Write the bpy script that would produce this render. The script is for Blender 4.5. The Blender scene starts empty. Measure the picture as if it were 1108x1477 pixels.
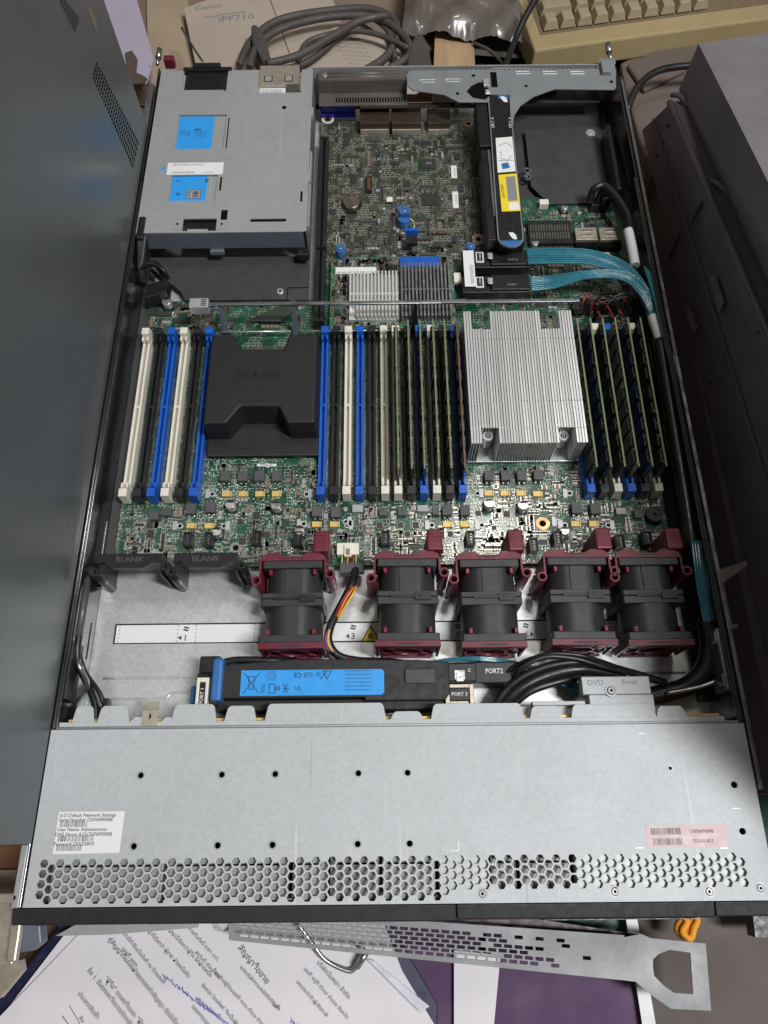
import bpy, math, random
from mathutils import Vector, Matrix
S = 0.001                       # the scene is laid out in millimetres
random.seed(7)
scene = bpy.context.scene
COL = scene.collection

# ------------------------------------------------------------------ camera
CAM = (210.053, 42.054, 520.054); RX, RZ, RR, FOC = 0.401682, 0.000498, -0.010495, 1061.528
cam_data = bpy.data.cameras.new('camera'); cam = bpy.data.objects.new('camera', cam_data); COL.objects.link(cam)
ROT = Matrix.Rotation(RZ, 3, 'Z') @ Matrix.Rotation(RX, 3, 'X') @ Matrix.Rotation(RR, 3, 'Z')
cam.matrix_world = Matrix.Translation(Vector(CAM)*S) @ ROT.to_4x4()
cam_data.sensor_fit = 'VERTICAL'; cam_data.sensor_height = 36; cam_data.lens = 36*FOC/1477
cam_data.clip_start = 0.01; cam_data.clip_end = 50
scene.camera = cam
def U(px, py, z=0.0):
    """survey helper: photo measurement of a point known to lie at height z -> plan position in mm"""
    d = ROT @ Vector(((px-554)/FOC, -(py-738.5)/FOC, -1.0)); t = (z-CAM[2])/d.z
    return CAM[0]+t*d.x, CAM[1]+t*d.y
def U3(px, py, z=0.0):
    a = U(px, py, z); return (a[0], a[1], z)

# ------------------------------------------------------------------ world and lamps
world = bpy.data.worlds.new('World'); scene.world = world; world.use_nodes = True
wn = world.node_tree; bg = wn.nodes['Background']
bg.inputs['Color'].default_value = (1.0, 0.90, 0.80, 1); bg.inputs['Strength'].default_value = 0.105
def area(name, loc, target, w, h, power, color):
    l = bpy.data.lights.new(name, 'AREA'); l.shape = 'RECTANGLE'; l.size = w; l.size_y = h; l.energy = power; l.color = color
    o = bpy.data.objects.new(name, l); COL.objects.link(o); o.location = Vector(loc)
    o.rotation_euler = (Vector(target)-Vector(loc)).to_track_quat('-Z', 'Y').to_euler(); return o
area('ceiling_lamp', (1.10, -0.2, 2.1), (0.25, 0.16, 0.0), 0.2, 0.7, 46.0, (0.97, 0.985, 1.0))
area('far_lamp', (0.52, 0.85, 1.6), (0.30, 0.25, 0.0), 0.22, 0.2, 3.0, (1.0, 0.95, 0.88))
scene.view_settings.view_transform = 'Standard'; scene.view_settings.look = 'None'
scene.view_settings.exposure = 0.18; scene.view_settings.gamma = 1; scene.view_settings.use_curve_mapping = False
scene.render.engine = 'CYCLES'

# ------------------------------------------------------------------ materials
def srgb(h):
    c = [int(h[i:i+2], 16)/255 for i in (0, 2, 4)]
    return tuple((x/12.92 if x <= .04045 else ((x+.055)/1.055)**2.4) for x in c)
def mat(name, col, rough=0.5, metal=0.0, var=0.12, scale=60, bump=0.0, bscale=400, spec=0.5, rvar=0.12, trans=0.0, aniso=0.0, dirt=0.0, coat=0.0, stretch=None, spangle=0.0, scratch=0.0):
    m = bpy.data.materials.new(name); m.use_nodes = True; nt = m.node_tree; N = nt.nodes; L = nt.links
    b = N['Principled BSDF']
    if isinstance(col, str): col = srgb(col)
    tc = N.new('ShaderNodeTexCoord'); src = tc.outputs['Object']
    if stretch:
        mp = N.new('ShaderNodeMapping'); mp.inputs['Scale'].default_value = stretch; L.new(src, mp.inputs[0]); src = mp.outputs[0]
    n1 = N.new('ShaderNodeTexNoise'); n1.inputs['Scale'].default_value = scale; n1.inputs['Detail'].default_value = 5; L.new(src, n1.inputs['Vector'])
    mr = N.new('ShaderNodeMapRange'); mr.inputs['From Min'].default_value = .3; mr.inputs['From Max'].default_value = .7
    mr.inputs['To Min'].default_value = 1-var; mr.inputs['To Max'].default_value = 1+var; L.new(n1.outputs[0], mr.inputs[0])
    mx = N.new('ShaderNodeMix'); mx.data_type = 'RGBA'; mx.blend_type = 'MULTIPLY'; mx.inputs[0].default_value = 1
    mx.inputs[6].default_value = (*col, 1); L.new(mr.outputs[0], mx.inputs[7]); out = mx.outputs[2]
    if dirt:
        n3 = N.new('ShaderNodeTexNoise'); n3.inputs['Scale'].default_value = scale*.35; n3.inputs['Detail'].default_value = 8; n3.inputs['Roughness'].default_value = .7; L.new(src, n3.inputs['Vector'])
        r3 = N.new('ShaderNodeMapRange'); r3.inputs['From Min'].default_value = .52; r3.inputs['From Max'].default_value = .72; r3.inputs['To Max'].default_value = dirt; L.new(n3.outputs[0], r3.inputs[0])
        m3 = N.new('ShaderNodeMix'); m3.data_type = 'RGBA'; m3.inputs[7].default_value = (.06, .05, .04, 1); L.new(r3.outputs[0], m3.inputs[0]); L.new(out, m3.inputs[6]); out = m3.outputs[2]
    if spangle:
        vs = N.new('ShaderNodeTexVoronoi'); vs.inputs['Scale'].default_value = 420; L.new(src, vs.inputs['Vector']); sc = N.new('ShaderNodeSeparateColor'); L.new(vs.outputs['Color'], sc.inputs[0])
        rs = N.new('ShaderNodeMapRange'); rs.inputs['To Min'].default_value = 1-spangle; rs.inputs['To Max'].default_value = 1+spangle; L.new(sc.outputs[0], rs.inputs[0])
        ms = N.new('ShaderNodeMix'); ms.data_type = 'RGBA'; ms.blend_type = 'MULTIPLY'; ms.inputs[0].default_value = 1; L.new(out, ms.inputs[6]); L.new(rs.outputs[0], ms.inputs[7]); out = ms.outputs[2]
    if scratch:
        for q, (ang, sx_) in enumerate(((.5, 300), (-.9, 420), (1.45, 260))):
            mp2 = N.new('ShaderNodeMapping'); mp2.inputs['Rotation'].default_value = (0, 0, ang); mp2.inputs['Scale'].default_value = (sx_, 7, 7); L.new(src, mp2.inputs[0])
            ns = N.new('ShaderNodeTexNoise'); ns.inputs['Scale'].default_value = 1.0; ns.inputs['Detail'].default_value = 1; L.new(mp2.outputs[0], ns.inputs['Vector'])
            r5 = N.new('ShaderNodeMapRange'); r5.inputs['From Min'].default_value = .74; r5.inputs['From Max'].default_value = .80; r5.inputs['To Max'].default_value = scratch*(1 if q < 2 else .3); L.new(ns.outputs[0], r5.inputs[0])
            m5 = N.new('ShaderNodeMix'); m5.data_type = 'RGBA'; m5.inputs[7].default_value = ((.75, .75, .75, 1) if q != 1 else (.12, .12, .12, 1)); L.new(r5.outputs[0], m5.inputs[0]); L.new(out, m5.inputs[6]); out = m5.outputs[2]
    L.new(out, b.inputs['Base Color'])
    n2 = N.new('ShaderNodeTexNoise'); n2.inputs['Scale'].default_value = scale*2.3; n2.inputs['Detail'].default_value = 4; L.new(src, n2.inputs['Vector'])
    r2 = N.new('ShaderNodeMapRange'); r2.inputs['From Min'].default_value = .3; r2.inputs['From Max'].default_value = .7
    r2.inputs['To Min'].default_value = max(.03, rough-rvar); r2.inputs['To Max'].default_value = min(1, rough+rvar); L.new(n2.outputs[0], r2.inputs[0]); L.new(r2.outputs[0], b.inputs['Roughness'])
    b.inputs['Metallic'].default_value = metal; b.inputs['Specular IOR Level'].default_value = spec
    b.inputs['Transmission Weight'].default_value = trans; b.inputs['Coat Weight'].default_value = coat
    if aniso: b.inputs['Anisotropic'].default_value = aniso
    if bump:
        n4 = N.new('ShaderNodeTexNoise'); n4.inputs['Scale'].default_value = bscale; n4.inputs['Detail'].default_value = 3; L.new(src, n4.inputs['Vector'])
        bp = N.new('ShaderNodeBump'); bp.inputs['Strength'].default_value = bump; bp.inputs['Distance'].default_value = .0005; L.new(n4.outputs[0], bp.inputs['Height']); L.new(bp.outputs[0], b.inputs['Normal'])
    return m
def pcb_mat(name, base, light, dens=0.5, pad=0.6, silk=0.5):
    """printed circuit board: bundles of traces, tinned pads and white print, all in the board's own plane"""
    m = bpy.data.materials.new(name); m.use_nodes = True; nt = m.node_tree; N = nt.nodes; L = nt.links; b = N['Principled BSDF']
    tc = N.new('ShaderNodeTexCoord'); src = tc.outputs['Object']
    def math_(op, a, bb=None):
        n = N.new('ShaderNodeMath'); n.operation = op
        for i, v in enumerate((a, bb)):
            if v is None: continue
            if isinstance(v, (int, float)): n.inputs[i].default_value = v
            else: L.new(v, n.inputs[i])
        return n.outputs[0]
    def vor(scale, rnd=1.0, metric='CHEBYCHEV'):
        v = N.new('ShaderNodeTexVoronoi'); v.voronoi_dimensions = '2D'; v.distance = metric; v.inputs['Scale'].default_value = scale; v.inputs['Randomness'].default_value = rnd
        L.new(src, v.inputs['Vector']); return v
    def mix(f, a, c):
        n = N.new('ShaderNodeMix'); n.data_type = 'RGBA'
        L.new(f, n.inputs[0])
        if isinstance(a, tuple): n.inputs[6].default_value = (*a, 1)
        else: L.new(a, n.inputs[6])
        if isinstance(c, tuple): n.inputs[7].default_value = (*c, 1)
        else: L.new(c, n.inputs[7])
        return n.outputs[2]
    sp = N.new('ShaderNodeSeparateXYZ'); L.new(src, sp.inputs[0])
    v1 = vor(110); s1 = N.new('ShaderNodeSeparateColor'); L.new(v1.outputs['Color'], s1.inputs[0])
    lx = math_('GREATER_THAN', math_('FRACT', math_('MULTIPLY', sp.outputs[0], 900.0)), .5)
    ly = math_('GREATER_THAN', math_('FRACT', math_('MULTIPLY', sp.outputs[1], 900.0)), .5)
    dg = math_('GREATER_THAN', math_('FRACT', math_('MULTIPLY', math_('ADD', sp.outputs[0], sp.outputs[1]), 640.0)), .5)
    pickx = math_('LESS_THAN', s1.outputs[0], .4); picky = math_('GREATER_THAN', s1.outputs[0], .6)
    pd = math_('SUBTRACT', 1.0, math_('ADD', pickx, picky))
    tr = math_('ADD', math_('ADD', math_('MULTIPLY', lx, pickx), math_('MULTIPLY', ly, picky)), math_('MULTIPLY', dg, pd))
    tr = math_('MULTIPLY', tr, math_('LESS_THAN', s1.outputs[1], dens))
    busy = math_('GREATER_THAN', s1.outputs[2], .38)
    c = mix(tr, base, light)
    v2 = vor(620, .55); s2 = N.new('ShaderNodeSeparateColor'); L.new(v2.outputs['Color'], s2.inputs[0])
    reg = N.new('ShaderNodeTexNoise'); reg.noise_dimensions = '2D'; reg.inputs['Scale'].default_value = 55; L.new(src, reg.inputs['Vector'])
    pads = math_('MULTIPLY', busy, math_('MULTIPLY', math_('LESS_THAN', v2.outputs['Distance'], .27), math_('GREATER_THAN', math_('ADD', s2.outputs[0], math_('MULTIPLY', reg.outputs[0], .6)), 1.3-pad)))
    br = N.new('ShaderNodeTexBrick'); br.inputs['Scale'].default_value = 1.0; br.inputs['Brick Width'].default_value = .0043; br.inputs['Row Height'].default_value = .0027
    br.inputs['Mortar Size'].default_value = .00022; br.offset = .37; br.squash = .6; br.squash_frequency = 3; L.new(src, br.inputs['Vector'])
    reg2 = N.new('ShaderNodeTexNoise'); reg2.noise_dimensions = '2D'; reg2.inputs['Scale'].default_value = 90; L.new(src, reg2.inputs['Vector'])
    wh = math_('MULTIPLY', br.outputs['Fac'], math_('GREATER_THAN', reg2.outputs[0], 1-silk))
    c = mix(wh, c, (.30, .33, .28)); c = mix(pads, c, (.42, .41, .37))
    L.new(c, b.inputs['Base Color'])
    L.new(math_('MULTIPLY', pads, .8), b.inputs['Metallic'])
    b.inputs['Roughness'].default_value = .28; b.inputs['Coat Weight'].default_value = .5; b.inputs['Coat Roughness'].default_value = .12
    bp = N.new('ShaderNodeBump'); bp.inputs['Strength'].default_value = .35; bp.inputs['Distance'].default_value = .0002
    L.new(math_('ADD', tr, math_('MULTIPLY', pads, 2)), bp.inputs['Height']); L.new(bp.outputs[0], b.inputs['Normal'])
    return m
M = {}
M['galv'] = mat('galvanised_steel', (.56, .565, .56), .42, .55, .06, 25, .12, 900, rvar=.08, dirt=.06)
M['lid'] = mat('cover_steel', (.45, .465, .475), .6, .12, .03, 9, .06, 2200, rvar=.03, spangle=.045, scratch=.3)
M['pan'] = mat('pan_steel', (.66, .67, .66), .36, .6, .05, 18, .05, 900, rvar=.05, spangle=.08, scratch=.4)
M['rail'] = mat('rail_steel', (.42, .43, .44), .3, .9, .1, 30)
M['wall'] = mat('wall_steel', (.20, .21, .215), .16, .95, .08, 20, rvar=.05)
M['psu'] = mat('cage_steel', (.36, .37, .365), .5, .25, .05, 16, .08, 1800, rvar=.03, spangle=.05, scratch=.3)
M['bluegrey'] = mat('bluegrey_steel', (.16, .18, .215), .5, .3, .08, 30)
M['bracket'] = mat('grey_bracket_steel', (.25, .265, .275), .5, .3, .07, 30, .1, 900)
M['chrome'] = mat('screw_steel', (.72, .72, .71), .32, .65, .05, 200)
M['black'] = mat('black_plastic', (.011, .011, .012), .42, 0, .1, 120, .12, 2500)
M['blackmatte'] = mat('matte_black_plastic', (.012, .012, .013), .58, 0, .08, 100, .25, 2800)
M['baffle'] = mat('dark_shade_sheet', (.045, .044, .045), .55, 0, .1, 40, .1, 1500)
M['fan'] = mat('fan_grey_plastic', (.027, .028, .031), .48, 0, .1, 60, .12, 1800)
M['fan_dark'] = mat('fan_blade_plastic', (.012, .012, .013), .4)
M['maroon'] = mat('maroon_plastic', (.13, .014, .03), .42, 0, .08, 60, .08, 1500)
M['lidscrew'] = mat('cover_screw_steel', (.33, .33, .33), .5, .3)
M['slide'] = mat('slide_steel', (.25, .25, .255), .6, .25, .06, 12, spangle=.05, scratch=.3)
M['drivegrey'] = mat('drive_lid_grey', (.19, .19, .185), .5, .2, .06, 30)
M['backplate'] = mat('vent_backing_plate', (.27, .275, .27), .55, .15, .06, 30)
M['ledge'] = mat('shaded_ledge_steel', (.17, .155, .14), .4, .5, .15, 40, dirt=.3)  # rear shade put into the base colour of the steel
M['wallplastic'] = mat('bluegrey_plastic_wall', (.05, .06, .085), .4, 0, .1)
M['red'] = mat('red_clip_plastic', (.19, .01, .03), .35, 0, .06)
M['blue'] = mat('blue_plastic', (.010, .10, .47), .35, 0, .05)
M['blue2'] = mat('dull_blue_plastic', (.035, .14, .38), .38, 0, .08)
M['white'] = mat('ivory_plastic', (.72, .68, .58), .42, 0, .05)
M['whitesock'] = mat('white_connector_plastic', (.75, .73, .66), .45, 0, .05)
M['sock_black'] = mat('black_socket_plastic', (.018, .018, .02), .35, 0, .05)
M['beige_metal'] = mat('beige_plated_metal', (.5, .45, .36), .38, .6, .08, 80)
M['gold'] = mat('gold_capacitor', (.72, .5, .16), .4, .2, .08)
M['choke'] = mat('grey_ferrite', (.085, .085, .088), .55, .1, .1, 200, .1, 2500)
M['alu'] = mat('aluminium_fin', (.86, .86, .85), .34, .55, .05, 60, .06, 900, stretch=(1, .05, 1))
M['alu_dark'] = mat('aluminium_sink', (.36, .37, .38), .38, .85, .06, 80)
M['cap'] = mat('capacitor_can', (.78, .78, .76), .28, .9, .05)
M['chip'] = mat('chip_epoxy', (.035, .035, .037), .45, 0, .1, 300, .1, 3000)
M['chip_grey'] = mat('chip_lid_grey', (.08, .085, .085), .4, 0.2, .1)
M['solder'] = mat('solder_metal', (.55, .54, .5), .32, 1, .1, 500)
M['printwhite'] = mat('print_grey_white', (.33, .35, .33), .5)
M['ceramic'] = mat('ceramic_tan', (.20, .16, .11), .5)
M['copper'] = mat('copper_pad', (.75, .42, .22), .35, .8, .1)
M['paper'] = mat('white_label', (.74, .74, .73), .6, 0, .03)
M['ink'] = mat('black_ink', (.02, .02, .022), .6, 0, .02)
M['inkgrey'] = mat('grey_print', (.22, .22, .24), .6, 0, .02)
M['inkwhite'] = mat('white_print', (.7, .7, .7), .6, 0, .02)
M['inkblue'] = mat('blue_ballpoint_ink', (.05, .06, .35), .6, 0, .02)
M['labelblue'] = mat('blue_label', (.03, .32, .78), .42, 0, .04)
M['pink'] = mat('pink_label', (.62, .47, .48), .6, 0, .04)
M['yellow'] = mat('yellow_label', (.8, .62, .03), .45, 0, .04)
M['teal'] = mat('teal_cable_jacket', (.028, .17, .225), .2, 0, .2, 100, coat=1)
M['port'] = mat('shaded_port_metal', (.10, .075, .055), .4, .7, .15, 100)  # dark brown carries the shade under the rear ledge
M['cable'] = mat('black_cable_jacket', (.012, .012, .013), .38, 0, .1)
M['wire_red'] = mat('red_wire', (.22, .02, .02), .4); M['wire_yel'] = mat('yellow_wire', (.75, .45, .04), .4)
M['wire_grn'] = mat('green_wire', (.2, .5, .08), .4); M['wire_pur'] = mat('purple_wire', (.2, .06, .3), .4); M['wire_org'] = mat('orange_wire', (.75, .2, .04), .4)
M['ram_edge'] = mat('memory_board_edge', (.16, .19, .09), .5, 0, .12, 300)
M['clear'] = mat('grey_trim', (.5, .5, .5), .35, .5)
M['casegrey'] = mat('painted_case_steel', (.12, .13, .136), .3, .3, .12, 5, .04, 1500, rvar=.04, spangle=.04, scratch=.25)
M['darkcase'] = mat('dark_purple_grey_case', (.23, .205, .25), .5, .1, .1, 20, .15, 700, dirt=.15)
M['casetop'] = mat('dusty_case_top', (.17, .155, .16), .6, 0, .14, 15, .1, 600, dirt=.2)
M['hole'] = mat('deep_black', (.004, .004, .004), .9, 0, .0, spec=.1)
M['pcb'] = pcb_mat('green_circuit_board', (.008, .052, .028), (.026, .115, .066), .6, .42, .46)
M['pcb_olive'] = pcb_mat('olive_circuit_board', (.036, .042, .026), (.085, .09, .062), .6, .5, .52)
M['pcb_card'] = pcb_mat('card_circuit_board', (.006, .10, .042), (.05, .2, .11), .65, .62, .5)
M['pcb_ram'] = pcb_mat('memory_circuit_board', (.008, .05, .02), (.02, .09, .04), .5, .4, .3)

# ------------------------------------------------------------------ mesh helpers
class MB:
    def __init__(s): s.v = []; s.f = []; s.mi = []; s.sm = []
    def add(s, vs, fs, mi=0, smooth=False):
        o = len(s.v); s.v += [tuple(v) for v in vs]
        for f in fs: s.f.append(tuple(i+o for i in f)); s.mi.append(mi); s.sm.append(smooth)
        return s
    def box(s, x0, y0, z0, x1, y1, z1, mi=0):
        if x0 > x1: x0, x1 = x1, x0
        if y0 > y1: y0, y1 = y1, y0
        if z0 > z1: z0, z1 = z1, z0
        return s.add([(x0, y0, z0), (x1, y0, z0), (x1, y1, z0), (x0, y1, z0), (x0, y0, z1), (x1, y0, z1), (x1, y1, z1), (x0, y1, z1)],
                     [(3, 2, 1, 0), (4, 5, 6, 7), (0, 1, 5, 4), (1, 2, 6, 5), (2, 3, 7, 6), (3, 0, 4, 7)], mi)
    def prism(s, pts, z0, z1, mi=0):
        n = len(pts); a = sum(pts[i][0]*pts[(i+1) % n][1]-pts[(i+1) % n][0]*pts[i][1] for i in range(n))
        if a < 0: pts = pts[::-1]
        vs = [(p[0], p[1], z0) for p in pts]+[(p[0], p[1], z1) for p in pts]
        return s.add(vs, [tuple(range(n-1, -1, -1)), tuple(range(n, 2*n))]+[(i, (i+1) % n, n+(i+1) % n, n+i) for i in range(n)], mi)
    def hexa(s, b, t, mi=0):
        """solid between two quads b and t given as 3-D corners in the same order"""
        return s.add(list(b)+list(t), [(3, 2, 1, 0), (4, 5, 6, 7), (0, 1, 5, 4), (1, 2, 6, 5), (2, 3, 7, 6), (3, 0, 4, 7)], mi)
    def cyl(s, x, y, z0, z1, r, n=20, mi=0, r2=None, axis='z', smooth=True):
        r2 = r if r2 is None else r2; vs = []
        for zz, rr in ((z0, r), (z1, r2)):
            for i in range(n):
                a = 2*math.pi*i/n; c, d = rr*math.cos(a), rr*math.sin(a)
                vs.append((x+c, y+d, zz) if axis == 'z' else ((x+c, zz, y-d) if axis == 'y' else (zz, x+c, y+d)))
        o = len(s.v); s.v += vs
        for i in range(n): s.f.append((o+i, o+(i+1) % n, o+n+(i+1) % n, o+n+i)); s.mi.append(mi); s.sm.append(smooth)
        s.f.append(tuple(o+i for i in range(n-1, -1, -1))); s.mi.append(mi); s.sm.append(False)
        s.f.append(tuple(o+n+i for i in range(n))); s.mi.append(mi); s.sm.append(False)
        return s
    def ring(s, x, y, z0, z1, ro, ri, n=24, mi=0, axis='z'):
        o = len(s.v)
        for zz, rr in ((z0, ro), (z1, ro), (z1, ri), (z0, ri)):
            for i in range(n):
                a = 2*math.pi*i/n; c, d = rr*math.cos(a), rr*math.sin(a)
                s.v.append((x+c, y+d, zz) if axis == 'z' else (x+c, zz, y-d))
        for k in range(4):
            k2 = (k+1) % 4
            for i in range(n):
                s.f.append((o+k*n+i, o+k*n+(i+1) % n, o+k2*n+(i+1) % n, o+k2*n+i)); s.mi.append(mi); s.sm.append(k in (0, 2))
        return s
    def tube(s, pts, r, n=8, mi=0, sub=6, closed=False):
        P = [Vector(p) for p in pts]
        if sub > 1 and len(P) > 2:
            Q = []
            for i in range(len(P)-1):
                p0, p1, p2, p3 = P[max(i-1, 0)], P[i], P[i+1], P[min(i+2, len(P)-1)]
                for k in range(sub):
                    t = k/sub; Q.append(.5*((2*p1)+(p2-p0)*t+(2*p0-5*p1+4*p2-p3)*t*t+(3*p1-p0-3*p2+p3)*t**3))
            Q.append(P[-1]); P = Q
        o = len(s.v); up = Vector((0, 0, 1)); prev = None
        for i, p in enumerate(P):
            t = (P[min(i+1, len(P)-1)]-P[max(i-1, 0)]).normalized()
            if prev is None: a = t.cross(up); a = a.normalized() if a.length > 1e-3 else Vector((1, 0, 0))
            else: a = (prev-t*prev.dot(t)).normalized()
            prev = a; b = t.cross(a); rr = r(i/(len(P)-1)) if callable(r) else r
            for k in range(n):
                an = 2*math.pi*k/n; s.v.append(tuple(p+a*rr*math.cos(an)+b*rr*math.sin(an)))
        for i in range(len(P)-1):
            for k in range(n):
                s.f.append((o+i*n+k, o+i*n+(k+1) % n, o+(i+1)*n+(k+1) % n, o+(i+1)*n+k)); s.mi.append(mi); s.sm.append(True)
        s.f.append(tuple(o+k for k in range(n-1, -1, -1))); s.mi.append(mi); s.sm.append(False)
        e = o+(len(P)-1)*n; s.f.append(tuple(e+k for k in range(n))); s.mi.append(mi); s.sm.append(False)
        return s
    def build(s, name, mats, parent=None, bevel=0, seg=2):
        me = bpy.data.meshes.new(name); me.from_pydata([(a*S, b*S, c*S) for a, b, c in s.v], [], s.f)
        for m in (mats if isinstance(mats, (list, tuple)) else [mats]): me.materials.append(M[m] if isinstance(m, str) else m)
        me.polygons.foreach_set('material_index', s.mi); me.polygons.foreach_set('use_smooth', s.sm); me.update()
        o = bpy.data.objects.new(name, me); COL.objects.link(o)
        if parent: o.parent = parent
        if bevel:
            b = o.modifiers.new('bevel', 'BEVEL'); b.width = bevel*S; b.segments = seg; b.limit_method = 'ANGLE'; b.angle_limit = math.radians(40); b.harden_normals = False
        return o
def thing(name, label, cat, loc=(0, 0, 0), group=None, rotz=0):
    o = bpy.data.objects.new(name, None); COL.objects.link(o); o.location = Vector(loc)*S; o.rotation_euler.z = rotz; o.empty_display_size = .01
    return tag(o, label, cat, group)
def tag(o, label=None, cat=None, group=None, kind=None):
    if label: o['label'] = label
    if cat: o['category'] = cat
    if group: o['group'] = group
    if kind: o['kind'] = kind
    return o
def copy_tree(o, parent=None):
    c = o.copy(); COL.objects.link(c)
    if parent: c.parent = parent
    for ch in list(o.children): copy_tree(ch, c)
    return c
_font_off = .06
def text(lines, mat_, parent, name='lettering', mirror=False, rx=None):
    """lines: (string, (x,y,z) mm, size mm, rotation z[, x stretch]) merged into ONE flat mesh part"""
    vs = []; fs = []
    for ln in lines:
        st, loc, size, rz = ln[:4]; sx = ln[4] if len(ln) > 4 else 1.0
        cu = bpy.data.curves.new('t', 'FONT'); cu.body = st; cu.size = 1; cu.align_x = 'CENTER'; cu.align_y = 'CENTER'; cu.resolution_u = 2; cu.offset = .012
        ob = bpy.data.objects.new('t', cu); COL.objects.link(ob)
        bpy.context.view_layer.update()
        me = bpy.data.meshes.new_from_object(ob.evaluated_get(bpy.context.evaluated_depsgraph_get()))
        R = rx if rx is not None else Matrix.Identity(3)
        Mx = Matrix.Rotation(rz, 3, 'Z')
        o = len(vs)
        for v in me.vertices:
            q = R @ (Mx @ Vector((v.co.x*size*sx*(-1 if mirror else 1), v.co.y*size, 0))); vs.append((q.x+loc[0], q.y+loc[1], q.z+loc[2]))
        for p in me.polygons: fs.append(tuple(o+i for i in p.vertices))
        bpy.data.objects.remove(ob); bpy.data.curves.remove(cu); bpy.data.meshes.remove(me)
    m = MB(); m.add(vs, fs); return m.build(name, mat_, parent)
def barcode(mb, x, y, z, w, h, rz=0, n=34, mi=0):
    c, d = math.cos(rz), math.sin(rz); t = 0; rnd = random.Random(int(x*10+y*7))
    while t < w:
        bw = rnd.choice((.25, .25, .45, .7))*w/n*1.3; bw = min(bw, w-t)
        P = [(t, 0), (t+bw, 0), (t+bw, h), (t, h)]
        mb.add([(x+a*c-b*d, y+a*d+b*c, z) for a, b in P], [(0, 1, 2, 3)], mi); t += bw+rnd.choice((.35, .5, .8))*w/n*1.3
    return mb
def screw(name, x, y, z, r, h, parent, m='chrome', hexa=False):
    mb = MB(); mb.cyl(x, y, z, z+h*.75, r, 20); mb.cyl(x, y, z+h*.75, z+h, r, 20, r2=r*.8)
    mb.cyl(x, y, z+h, z+h+.03, r*.42, 6, mi=1, smooth=False)
    return mb.build(name, [m, 'hole'], parent)
# ================================================================== the open chassis
W, D = 434, 706
MB().box(-900, -500, -92, 1300, 1500, -90).build('table', mat('worn_wooden_table', (.20, .12, .075), .55, 0, .25, 6, .2, 60, dirt=.3, stretch=(1, 6, 1))).update_tag()
tag(bpy.data.objects['table'], kind='structure')

ch = thing('server_chassis', 'open galvanised steel rack chassis with hexagonal vent holes in its front cover', 'server chassis')
m = MB(); m.box(1.6, 1, 0, 432.4, 700, 1)
m.box(6, 160, 1, 118, 162, 1.5); 
m.build('base_pan', 'pan', ch)
# long embossed step in the pan in front of the fans
m = MB(); m.tube([(12, 138, .7), (90, 138, .7), (150, 138, .7), (420, 138, .7)], 1.1, 8)
m.tube([(14, 124, .7), (55, 124, .7), (62, 127.5, .7), (90, 127.5, .7), (240, 127.5, .7)], 1.0, 8); m.build('embossed_ridge', 'pan', ch)
# side walls with folded rims
for sx, x in ((1, 0), (-1, W)):
    m = MB(); m.box(x, 99.2, 0, x+sx*1.4, D-1, 42.6)
    m.box(x+sx*1.5, 99.5, 41.4, x+sx*3.2, 560, 42.2)                       # hem
    for k in range(7):
        y = 150+k*78; m.box(x+sx*1.4, y, 4, x+sx*2.0, y+26, 9)
    m.build('side_wall', 'wall', ch, .25)
for b_ in ((306, 562, 2, 432.3, 703, 4), (424, 118, 2, 432.3, 561.9, 4), (1.7, 206, 2, 9.5, 495, 4)): MB().box(*b_).build('shade_sheet', 'baffle', ch)  # added dark sheets stand in for shade along the walls and rear corner
# rear wall with port cut-outs
m = MB(); segs = [(0, 10), (140, 152), (196, 214), (262, 300), (306, 314), (422, 434)]
for a, b in segs: m.box(a, D-1.2, 0, b, D, 40)
m.box(0, D-1.2, 0, 434, D, 3.5); m.box(146, D-1.3, 30, 236, D-.1, 41.8); m.box(236, D-1.3, 36, 434, D-.1, 41.8)
for a, b in ((314, 422),): 
    for k in range(12): m.box(a+k*9, D-1.2, 3.5, a+k*9+3.6, D, 36)
    m.box(314, D-1.2, 12, 422, D-.1, 13.5); m.box(314, D-1.2, 22, 422, D-.1, 24)
m.build('rear_wall', 'galv', ch)
# rear ledge strip above the ports
m = MB(); x0, y0 = U(452, 104, 40); x1, y1 = U(576, 135, 40)
m.box(152, 690, 39, 236, 703, 40); m.tube([(160, 698.5, 40), (229, 698.5, 40)], .8); m.tube([(160, 694, 40), (229, 694, 40)], .8)
m.box(152, 672, 26, 236, 690, 27); m.box(152, 689.2, 26, 236, 690.2, 39.5)
for k in range(26): m.box(168+k*2.6, 676, 27, 169.4+k*2.6, 682, 27.4, 1)
m.build('rear_ledge', ['ledge', 'hole'], ch)
screw('screw', 158, 696, 40, 2.3, 1, ch)
# hinged latches on the right wall and the left one
def latch(pts, name):
    m = MB(); m.tube(pts, 1.0, 6, sub=1); return m.build(name, 'rail', ch)
# ---- front cover with real hexagonal holes
z0, z1 = 41.6, 42.8
pitch = 5.42; cp = pitch*.866; hr = 2.32
hx0, hy_top = 8.5, 22.8
ncol = 88
def in_gap(i):  return False
m = MB(); cells = {}
xs0 = hx0; 
import itertools
hexes = []
for i in range(ncol):
    x = hx0+i*cp; off = -pitch/2 if i % 2 else 0
    rows = 4 if i < 51 else (4 if i % 2 == 0 else 3)
    if i >= 51 and i % 2 == 0: rows = 3+0
    if i >= 51 and i % 2 == 1: rows = 3
    if i < 51 and i % 2: rows = 4
    for j in range(rows): hexes.append((x, hy_top-j*pitch+off))
hs = {(round(a, 2), round(b, 2)) for a, b in hexes}
R = pitch/1.7320508
YLO = .8; ymax, ymin = hy_top+pitch/2, YLO+pitch*.5
xL, xR = hx0-R*1.5, hx0+(ncol-1)*cp+R*1.5
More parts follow.
